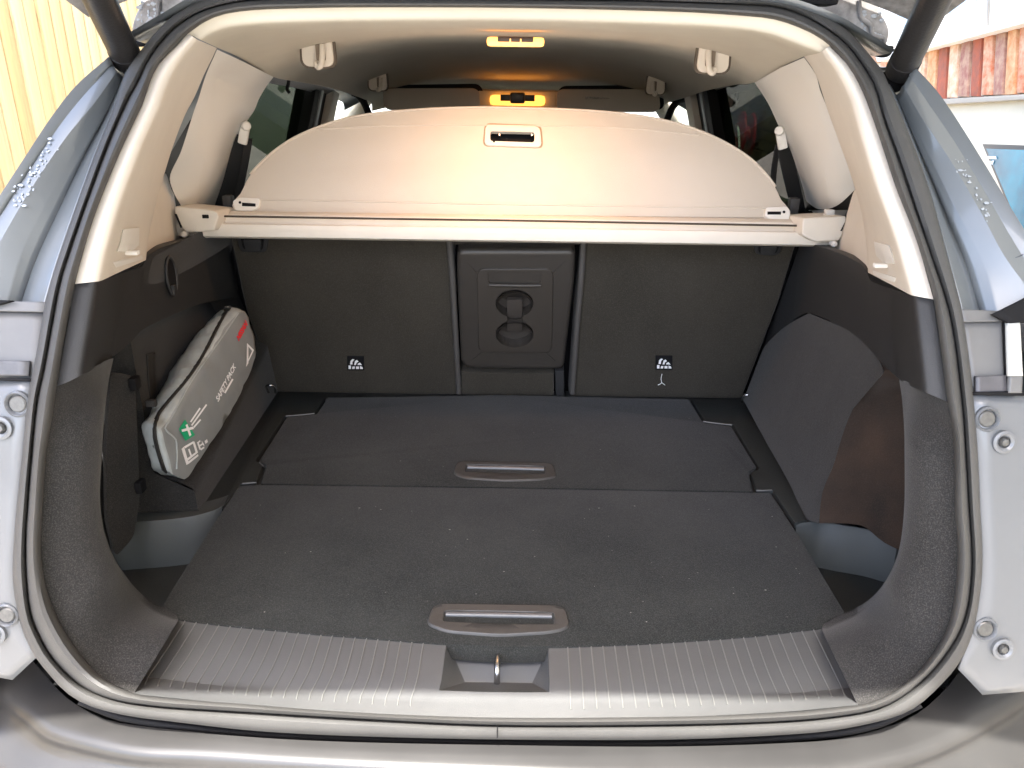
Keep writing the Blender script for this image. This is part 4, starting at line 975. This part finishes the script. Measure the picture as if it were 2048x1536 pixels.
for x in (988, 1062): lathe('handle_screw', bd(x, 283, .006), BN, [(.0022,0),(.0022,.0006),(.001,.0008)], BLACK, hf, seg=10)
for x in (993,1058): tube('handle_spring', [bd(x-6,258,.0),bd(x+4,262,-.004),bd(x+6,272,-.006)], .003, METAL, hf, n=10, seg=8)
# corner clips
for s, px, sl_ in ((-1, [(464,402),(478,394),(520,396),(518,414),(505,421),(470,421)], [(484,405),(511,407),(511,413),(484,412)]), (1, [(1532,414),(1575,412),(1582,424),(1578,441),(1545,440),(1528,432)], [(1535,423),(1562,423),(1562,429),(1535,429)])):
    c_ = prism('corner_clip', roundpoly([bd(x, y, .006) for x, y in px], .006, 4), BN, .01, CREAM2, cov, bev=.003)
    prism('clip_slot', [bd(x, y, .0066) for x, y in sl_], BN, .001, BLACK, c_, bev=0)
    lathe('clip_dot', bd(480 if s < 0 else 1568, 405 if s < 0 else 424, .006), BN, [(.0028,0),(.0028,.0008),(.001,.0009)], BLACK, c_, seg=10)
# ================================================================== silver safety pack
bag = empty('safety_pack', 'silver zipped safety pack with a green first aid cross strapped to the boot side', 'bag')
BPn = V((1,-.12,.10)).normalized(); BPp = V((-.553,1.35,.2))
def bf(x, y, off=0.): return U(x, y, 'P', BPp+BPn*off, BPn)
# outline of the front face: top edge and bottom edge, near end to far end
topc = [(322,856),(338,840),(379,770),(420,705),(455,648),(478,624),(489,624)]
botc = [(346,948),(371,957),(412,900),(448,846),(484,780),(512,706),(498,640)]
nL = 46; A = rs(px3(topc), nL); B = rs(px3(botc), nL)
T_ = V((-.052,.024,-.004))
secs = []
for i in range(nL):
    a, b = bf(*A[i].xy), bf(*B[i].xy)
    # cross-section: bottom front, over the front face, top front, zipper, back, bottom back
    u = i/(nL-1); th = T_*(.8+.3*math.sin(math.pi*u)); h = a-b; sec = []
    bulge = BPn*(.005*math.sin(math.pi*u)**.5)
    for k in range(9): 
        t = k/8; sec.append(b+h*t+bulge*math.sin(math.pi*t))
    for k in range(1, 9):
        t = k/8; sec.append(a+th*t+h.normalized()*.010*math.sin(math.pi*t))
    for k in range(1, 7): sec.append(a+th-h*k/6)
    for k in range(1, 5): sec.append(b+th*(1-k/5))
    sec = [p+BPn*.003*noise.noise(p*42)+V((0,0,1))*.003*noise.noise(p*34+V((5,2,1)))+(V((.003,0,.006))*noise.noise(V((p.y*95, p.z*14, 3))) if 9 <= j <= 16 else V()) for j, p in enumerate(sec)]
    secs.append(sec)
def endcap(sec, k): 
    c = sum(sec, V())/len(sec); return [c+(p-c)*k for p in sec]
d0 = (sum(secs[0], V())-sum(secs[1], V())).normalized(); d1 = (sum(secs[-1], V())-sum(secs[-2], V())).normalized()
full_ = [[p+d0*.012 for p in endcap(secs[0],.05)], [p+d0*.012 for p in endcap(secs[0],.55)], [p+d0*.008 for p in endcap(secs[0],.85)]]+secs+[[p+d1*.006 for p in endcap(secs[-1],.85)], [p+d1*.009 for p in endcap(secs[-1],.5)], [p+d1*.009 for p in endcap(secs[-1],.05)]]
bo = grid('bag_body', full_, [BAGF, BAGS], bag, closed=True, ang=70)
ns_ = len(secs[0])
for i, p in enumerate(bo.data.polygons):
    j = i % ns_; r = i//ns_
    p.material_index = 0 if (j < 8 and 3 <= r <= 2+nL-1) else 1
bag_bvh = BVHTree.FromPolygons([v.co.copy() for v in bo.data.vertices], [tuple(p.vertices) for p in bo.data.polygons])
def onbag(x, y, off=.0012):
    h = bag_bvh.ray_cast(CAM, ray(x, y).normalized())
    return h[0]-ray(x, y).normalized()*off if h[0] else bf(x, y)
zp = [(456,614),(434,655),(412,698),(390,735),(369,764),(340,798),(318,826),(310,845),(309,868),(314,895),(322,922),(329,942)]
zc = [onbag(p.x, p.y, .0005) for p in rs(px3(zp), 60)]
tube('zip_tape', zc, .006, ZIP, bag, n=60, flat=(.013,.004,V((-.6,.6,-.3))))
tube('zip_teeth', [p+(CAM-p).normalized()*.003 for p in zc], .0012, mat('zip_teeth', (.14,.13,.11), .5), bag, n=60, seg=6)
for sm_ in ([(477,626),(440,680),(408,725),(379,768),(350,822),(336,846),(330,858),(345,872),(352,880),(354,908),(353,938)],):
    tube('piping', [onbag(p.x, p.y, .0004) for p in rs(px3(sm_), 50)], .0016, BAGS, bag, n=60, seg=6)
# print on the front face
def mark(name, polys, m): flatmesh(name, [[onbag(x, y, .003) for x, y in p] for p in polys], m, bag)
gx = lambda u, v: (366+u*(-8)+v*14+u*0, 0)
# local print axes in the picture of the face: long axis e1 (towards the far end), short axis e2 (down the face)
def face(u, v, off=.0016):                          # u along the pack 0 near..1 far, v 0 top..1 bottom
    x = u*(nL-1); j = min(int(x), nL-2); fr = x-j
    a = A[j].lerp(A[j+1], fr); b = B[j].lerp(B[j+1], fr); q = a.lerp(b, v)
    return onbag(q.x, q.y, off)
mark('first_aid_square', [[(370,839),(390,870),(371,882),(358,858)]], GREEN)
flatmesh('first_aid_cross', [[onbag(x, y, .0042) for x, y in p] for p in ([(371,850),(375,848),(383,870),(379,873)], [(364,864),(363,859),(386,853),(388,858)])], WHITE, bag)
for (x0,y0,x1,y1) in ((380,843,399,815),(382,850,412,808),(386,854,400,838)):
    mark('print_line', [[(x0,y0),(x1,y1),(x1+2.5,y1+2),(x0+2.5,y0+2)]], WHITE)
mark('print_line', [[(448,785),(464,757),(467,759),(451,787)]], WHITE)
mark('triangle_sign', [[(494,686),(497,692),(497,726),(493,733)],[(494,686),(508,700),(504,702),(496,692)],[(508,700),(492,734),(493,727),(504,702)]], WHITE)
mark('vest_symbol', [[(363,898),(368,893),(378,927),(373,930)],[(368,893),(387,882),(388,886),(370,897)],[(385,884),(389,883),(396,905),(392,908)],[(373,918),(394,902),(395,906),(375,922)],[(375,924),(396,908),(397,912),(377,928)],[(376,899),(379,897),(384,911),(381,913)]], WHITE)
mark('bulb_symbol', [[(394,885),(400,880),(401,883),(395,888)],[(394,885),(397,884),(402,898),(399,900)],[(399,890),(405,886),(406,889),(400,893)],[(400,898),(408,893),(409,896),(402,901)],[(403,881),(408,888),(409,893),(405,889)],[(409,882),(414,878),(416,884),(411,888)]], WHITE)
def btext(name, body, pa, pb, size, m, bold=0.0):
    a, b = onbag(*pa, .0022), onbag(*pb, .0022); xa = (b-a).normalized(); nn = BPn
    ya = nn.cross(xa)
    return text(name, body, size, (a+b)/2+nn*.0012, xa, ya, m, bag, bold=bold)
btext('pack_lettering', 'SAFETY PACK', (436,795), (466,736), .0165, WHITE, .0004)
btext('maker_lettering', 'NISSAN', (475,678), (492,646), .0165, RED, .0008)
box('pack_strap_tab', onbag(303,806), (.016,.012,.012), ZIP, bag, bev=.003)
tube('pack_strap', [V((-.642,1.30,.14)), V((-.640,1.30,.22)), V((-.638,1.31,.27))], .01, ZIP, bag, flat=(.03,.004,V((0,1,0))), n=12)
# ================================================================== tailgate and gas struts
tg = empty('t','t','t'); bpy.data.objects.remove(tg)
rw = []
for k in range(13):
    t = k/12; Yt = 1.24-1.12*t; base = .90+.56*t-.10*t*t; row = []
    for i in range(41):
        u = -1+i/20; hw = .61+.14*min(1,t*1.6)
        row.append(V((u*hw, Yt, base-.085*abs(u)**3)))
    rw.append(row)
gate = grid('tailgate', [[p+V((0,.01,.05)) for p in rw[0]]]+rw, DIRTY, car, thick=.045, ang=50); gate['label'] = 'raised tailgate above the boot opening'
EAR = {-1: [(262,58),(268,34),(284,4),(300,-30),(420,-60),(412,-6),(376,10),(345,32),(320,56),(302,78),(284,84),(266,72)],
        1: [(1781,60),(1777,84),(1766,104),(1744,102),(1722,82),(1690,52),(1650,26),(1610,6),(1560,-8),(1548,-50),(1730,-60),(1752,0)]}
for s in (-1, 1):
    pts = [U(x, y, 'Y', 1.275) for x, y in EAR[s]]
    e = prism('spoiler_end', roundpoly(pts, .012, 4), V((0,-1,-.15)), .16, DIRTY, gate, bev=.012, seg=3); e['label'] = 'dirty grey spoiler end with water marks on the %s side' % SIDE[s]
    ln = [(330,50),(305,52),(298,30),(310,0)] if s < 0 else [(1722,66),(1745,68),(1752,84),(1770,92)]
    tube('spoiler_crease', [U(x, y, 'Y', 1.273) for x, y in ([(276,66),(292,62),(298,44),(314,36),(318,0)] if s < 0 else [(1770,84),(1766,76),(1746,70),(1740,50),(1722,34),(1718,0)])], .0035, DIRTY, e, n=40, seg=8)
    tube('spoiler_seal', [U(x, y, 'Y', 1.262) for x, y in ([(258,72),(268,84),(285,86),(300,78)] if s < 0 else [(1744,102),(1760,108),(1776,106),(1782,92)])], .005, BLACK, e, n=24, seg=8)
    sp = [((random.uniform(275,330), random.uniform(5,75)) if s < 0 else (random.uniform(1715,1765), random.uniform(20,90)))+(random.uniform(.001,.003),) for _ in range(40)]
    blobs('water_drops', sp, lambda x, y: U(x, y, 'Y', 1.2745), e)
box('tailgate_hinge', U(1632,2,'Y',1.20), (.05,.04,.012), BLACK, gate, bev=.004)
for s, a, b in ((-1,(262,134),(172,-60)), (1,(1794,158),(1902,-70))):
    p = U(*a,'Y',1.145); q = U(*b,'Y',.98); d_ = (q-p)
    st = tube('gas_strut', [p+d_*.12, p+d_*.15, p+d_*1.6], .0190, STRUT, car, n=10, seg=24, smooth=False)
    st['label'] = 'black gas strut holding up the tailgate on the %s side' % SIDE[s]
    tube('strut_collar', [p+d_*.09, p+d_*.20], .0200, STRUT, st, n=4, seg=24, smooth=False)
    tube('strut_joint', [p-d_*.05, p+d_*.03, p+d_*.1], .013, BLACK, st, n=8, seg=16, smooth=False)
    lathe('ball_joint', p+V((-s*.008,0,-.004)), V((-s,-.3,0)), [(.013,-.012),(.015,0),(.013,.012),(.006,.016)], BLACK, st, seg=16)
    lathe('ball_stud', p+V((s*.012,-.014,-.016)), V((0,-1,0)), [(.005,0),(.005,.006),(.003,.008)], METAL, st, seg=12)
# ================================================================== wooden fence
fen = empty('fence', 'tall pale yellow wooden fence of upright planks along the driveway', 'fence')
WOOD = [mat('fence_wood_%d' % i, c, .75, bump=.4, bscale=30, var=.22, vscale=10, stretch=(6,6,.5)) for i, c in enumerate(((.58,.44,.22),(.63,.49,.27),(.53,.39,.18)))]
fx = -2.3; y = -.6; i = 0
plank_me = {}
for i in range(70):
    k = random.randrange(3); yy = -.6+i*.108
    if k not in plank_me:
        o = box('plank', (0,0,0), (.022,.098,1.95), WOOD[k], fen, bev=.006); plank_me[k] = o.data
    else:
        o = bpy.data.objects.new('plank', plank_me[k]); sc.collection.objects.link(o); o.parent = fen
    o.location = (fx+random.uniform(-.004,.004), yy, .225+random.uniform(-.01,.01)); o.rotation_euler = (random.uniform(-.004,.004), 0, random.uniform(-.02,.02))
for z in (-.45,.25,.95): box('rail', (fx-.03,3.2,z), (.04,7.8,.09), WOOD[2], fen, bev=.004)
# ================================================================== brick house
hs = empty('house', 'cream rendered house wall with red brick bands and a white window', 'house')
HP = V((1.72,2.6,.75)); HN = V((-1,.06,0)).normalized(); HT = V((-.06,-1,0)).normalized()   # HT runs towards the camera
def hw(x, y, off=0.): return U(x, y, 'P', HP+HN*off, HN)
RENDER = mat('cream_render', (.66,.60,.47), .9, bump=.5, bscale=60, var=.1, vscale=4)
MORTAR = mat('pale_mortar', (.6,.53,.42), .9, bump=.5, bscale=120)
o = prism('wall', [HP+HN*(-.012)+HT*a+V((0,0,b)) for a, b in ((-9,-1.5),(6,-1.5),(6,5),(-9,5))], HN, .25, RENDER, hs, bev=0)
# soldier course
BR = [mat('brick_%d' % i, c, .9, bump=.9, bscale=90, var=.5, vscale=34, vcol=v) for i, (c, v) in enumerate((((.50,.13,.05),(.62,.42,.28)),((.40,.10,.05),(.24,.09,.06)),((.56,.20,.07),(.66,.42,.24)),((.28,.11,.09),(.46,.30,.2)),((.58,.30,.17),(.70,.55,.40))))]
def lp(a, b, t): return (a[0]+(b[0]-a[0])*t, a[1]+(b[1]-a[1])*t)
ta, tb_, ba, bb = (1760,124), (2210,2), (1752,205), (2204,176)
prism('mortar_band', [hw(*p) for p in (ta, tb_, bb, ba)], HN, .02, MORTAR, hs, bev=0)
nb = 20
for i in range(nb):
    t0, t1 = (i+.06)/nb, (i+.84)/nb; f0, f1 = t0**1.12, t1**1.12
    q = [hw(*lp(ta, tb_, f0), .012), hw(*lp(ta, tb_, f1), .012), hw(*lp(ba, bb, f1), .012), hw(*lp(ba, bb, f0), .012)]
    q = [p+V((random.uniform(-.002,.002),random.uniform(-.003,.003),random.uniform(-.003,.003))) for p in q]
    prism('brick', q, HN, .03, BR[(i*3+i//2) % 5], hs, bev=.004)
# window above the course
WF = mat('white_window_frame', (.82,.80,.74), .4, spec=.5); WG = mat('window_pane', (.35,.45,.6), .08, spec=.6, metal=.2)
win = prism('window', [hw(*p, .03) for p in ((1690,-80),(2300,-240),(2240,-6),(1766,118))], HN, .05, WF, hs, bev=.004)
prism('pane', [hw(*p, .036) for p in ((1786,-60),(1850,-74),(1846,44),(1796,58))], HN, .004, WG, win, bev=0)
prism('pane', [hw(*p, .036) for p in ((1880,-80),(1960,-96),(1950,12),(1872,34))], HN, .004, WG, win, bev=0)
prism('window_gap', [hw(*p, .0365) for p in ((1977,-90),(1981,-90),(1975,56),(1972,57))], HN, .004, mat('frame_gap', (.3,.28,.24), .8), win, bev=0)
prism('window_sash', [hw(*p, .05) for p in ((1990,-60),(2160,-100),(2150,0),(1990,40))], HN, .02, WF, win, bev=.004)
prism('window_sill', [hw(*p, .06) for p in ((1750,112),(2215,-14),(2215,2),(1754,124))], HN, .08, WF, win, bev=.006)
# render bead below the bricks
prism('render_bead', [hw(*p, .02) for p in ((1795,203),(2260,176),(2260,186),(1800,214))], HN, .05, mat('bead_grey', (.35,.32,.27), .9), hs, bev=.004)
# plain brickwork farther along the wall, seen through the side window
RB = [mat('dull_brick_%d' % i, c, .9, bump=.8, bscale=70, var=.4, vscale=30) for i, c in enumerate(((.42,.24,.14),(.36,.26,.16),(.46,.34,.22),(.30,.20,.14)))]
prism('mortar_band', [HP+HN*.003+HT*a+V((0,0,b)) for a, b in ((-5.2,-1.0),(-1.35,-1.0),(-1.35,.62),(-5.2,.62))], HN, .01, MORTAR, hs, bev=0)
brick_me = {}
for r in range(15):
    for c in range(17):
        a = -5.1+c*.225+(.112 if r % 2 else 0); z = -.40+r*.075
        if a > -1.5: continue
        k = random.randrange(4)
        if k not in brick_me:
            R3 = Matrix((HN, HT, V((0,0,1)))).transposed()
            o = box('brick', (0,0,0), (.03,.213,.064), RB[k], hs, bev=.004, rot=R3, seg=1); brick_me[k] = o.data
        else:
            o = bpy.data.objects.new('brick', brick_me[k]); sc.collection.objects.link(o); o.parent = hs
        o.location = HP+HN*.004+HT*a+V((0,0,.02+z-.35))
# blue framed panel leaning by the wall
pn = prism('framed_panel', [hw(*p, .12) for p in ((1964,288),(2190,296),(2190,560),(2060,520))], HN, .03, mat('panel_frame_black', (.012,.012,.014), .4), None, bev=.003)
pn = tag(pn, 'dark framed panel with a blue face beside the cream wall', 'panel')
bluem = mat('blue_panel_face', (.03,.08,.12), .25, spec=.6, var=.7, vscale=5, vcol=(.012,.2,.28), bump=.2, bscale=20)
prism('panel_face', [hw(*p, .124) for p in ((1972,297),(2190,305),(2190,550),(2062,512))], HN, .002, bluem, pn, bev=0)
flatmesh('panel_print', [[hw(*p, .127) for p in q_] for q_ in ([(1975,312),(1992,313),(1993,318),(1976,317)], [(1976,322),(1981,322),(1981,328),(1976,328)], [(1983,322),(1988,321),(1985,329),(1983,329)])], WHITE, pn)
# red hose reel and round sign on the far brickwork
REDP = mat('red_reel_paint', (.5,.015,.03), .35, spec=.5)
rc = hw(1503,268,.06)
reel = lathe('hose_reel', rc, HN, [(.16,0),(.16,.012),(.15,.02),(.06,.022),(.06,.07),(.17,.075),(.17,.09),(.15,.10),(.02,.10),(.001,.10)], REDP)
tag(reel, 'red wall-mounted hose reel seen through the rear side window', 'hose reel')
tube('hose', [rc+HN*.11+V((0,.02,.05)), rc+HN*.13+V((0,-.08,.04)), rc+HN*.12+V((0,-.13,-.08)), rc+HN*.11+V((0,-.12,-.2))], .009, WHITE, reel, n=30)
tube('reel_valve', [rc+HN*.11+V((0,.08,-.02)), rc+HN*.12+V((0,.09,-.08)), rc+HN*.12+V((0,.08,-.15))], .012, METAL, reel, n=16)
s_c = hw(1470,190,.05)
sg = lathe('round_sign', s_c, HN, [(.17,0),(.17,.03),(.155,.04),(.145,.035),(.001,.035)], mat('sign_black_rim', (.015,.015,.015), .4))
tag(sg, 'round black-rimmed sign with a pink and white face on the brick wall', 'sign')
lathe('sign_face', s_c+HN*.036, HN, [(.142,0),(.142,.002),(.001,.002)], mat('sign_face_pink_white', (.75,.72,.72), .5, var=1, vscale=9, vcol=(.62,.10,.16)), sg)
# ================================================================== put every Empty at its thing's base
BASE = {'car': V((0,1.6,-.75)), 'floor_board': None, 'cargo_cover': V((0,1.57,.43)), 'safety_pack': V((-.58,1.35,.1)), 'fence': V((-2.3,3.0,-.75)), 'house': V((1.72,2.6,-.75))}
for o in list(sc.objects):
    if o.type == 'EMPTY' and o.parent is None:
        key = o.name.split('.')[0]; b = BASE.get(key)
        if b is None: b = V((0,1.15 if o is b1 else 1.6,0))
        o.location = b
        for ch in o.children: ch.matrix_parent_inverse = Matrix.Translation(-b)
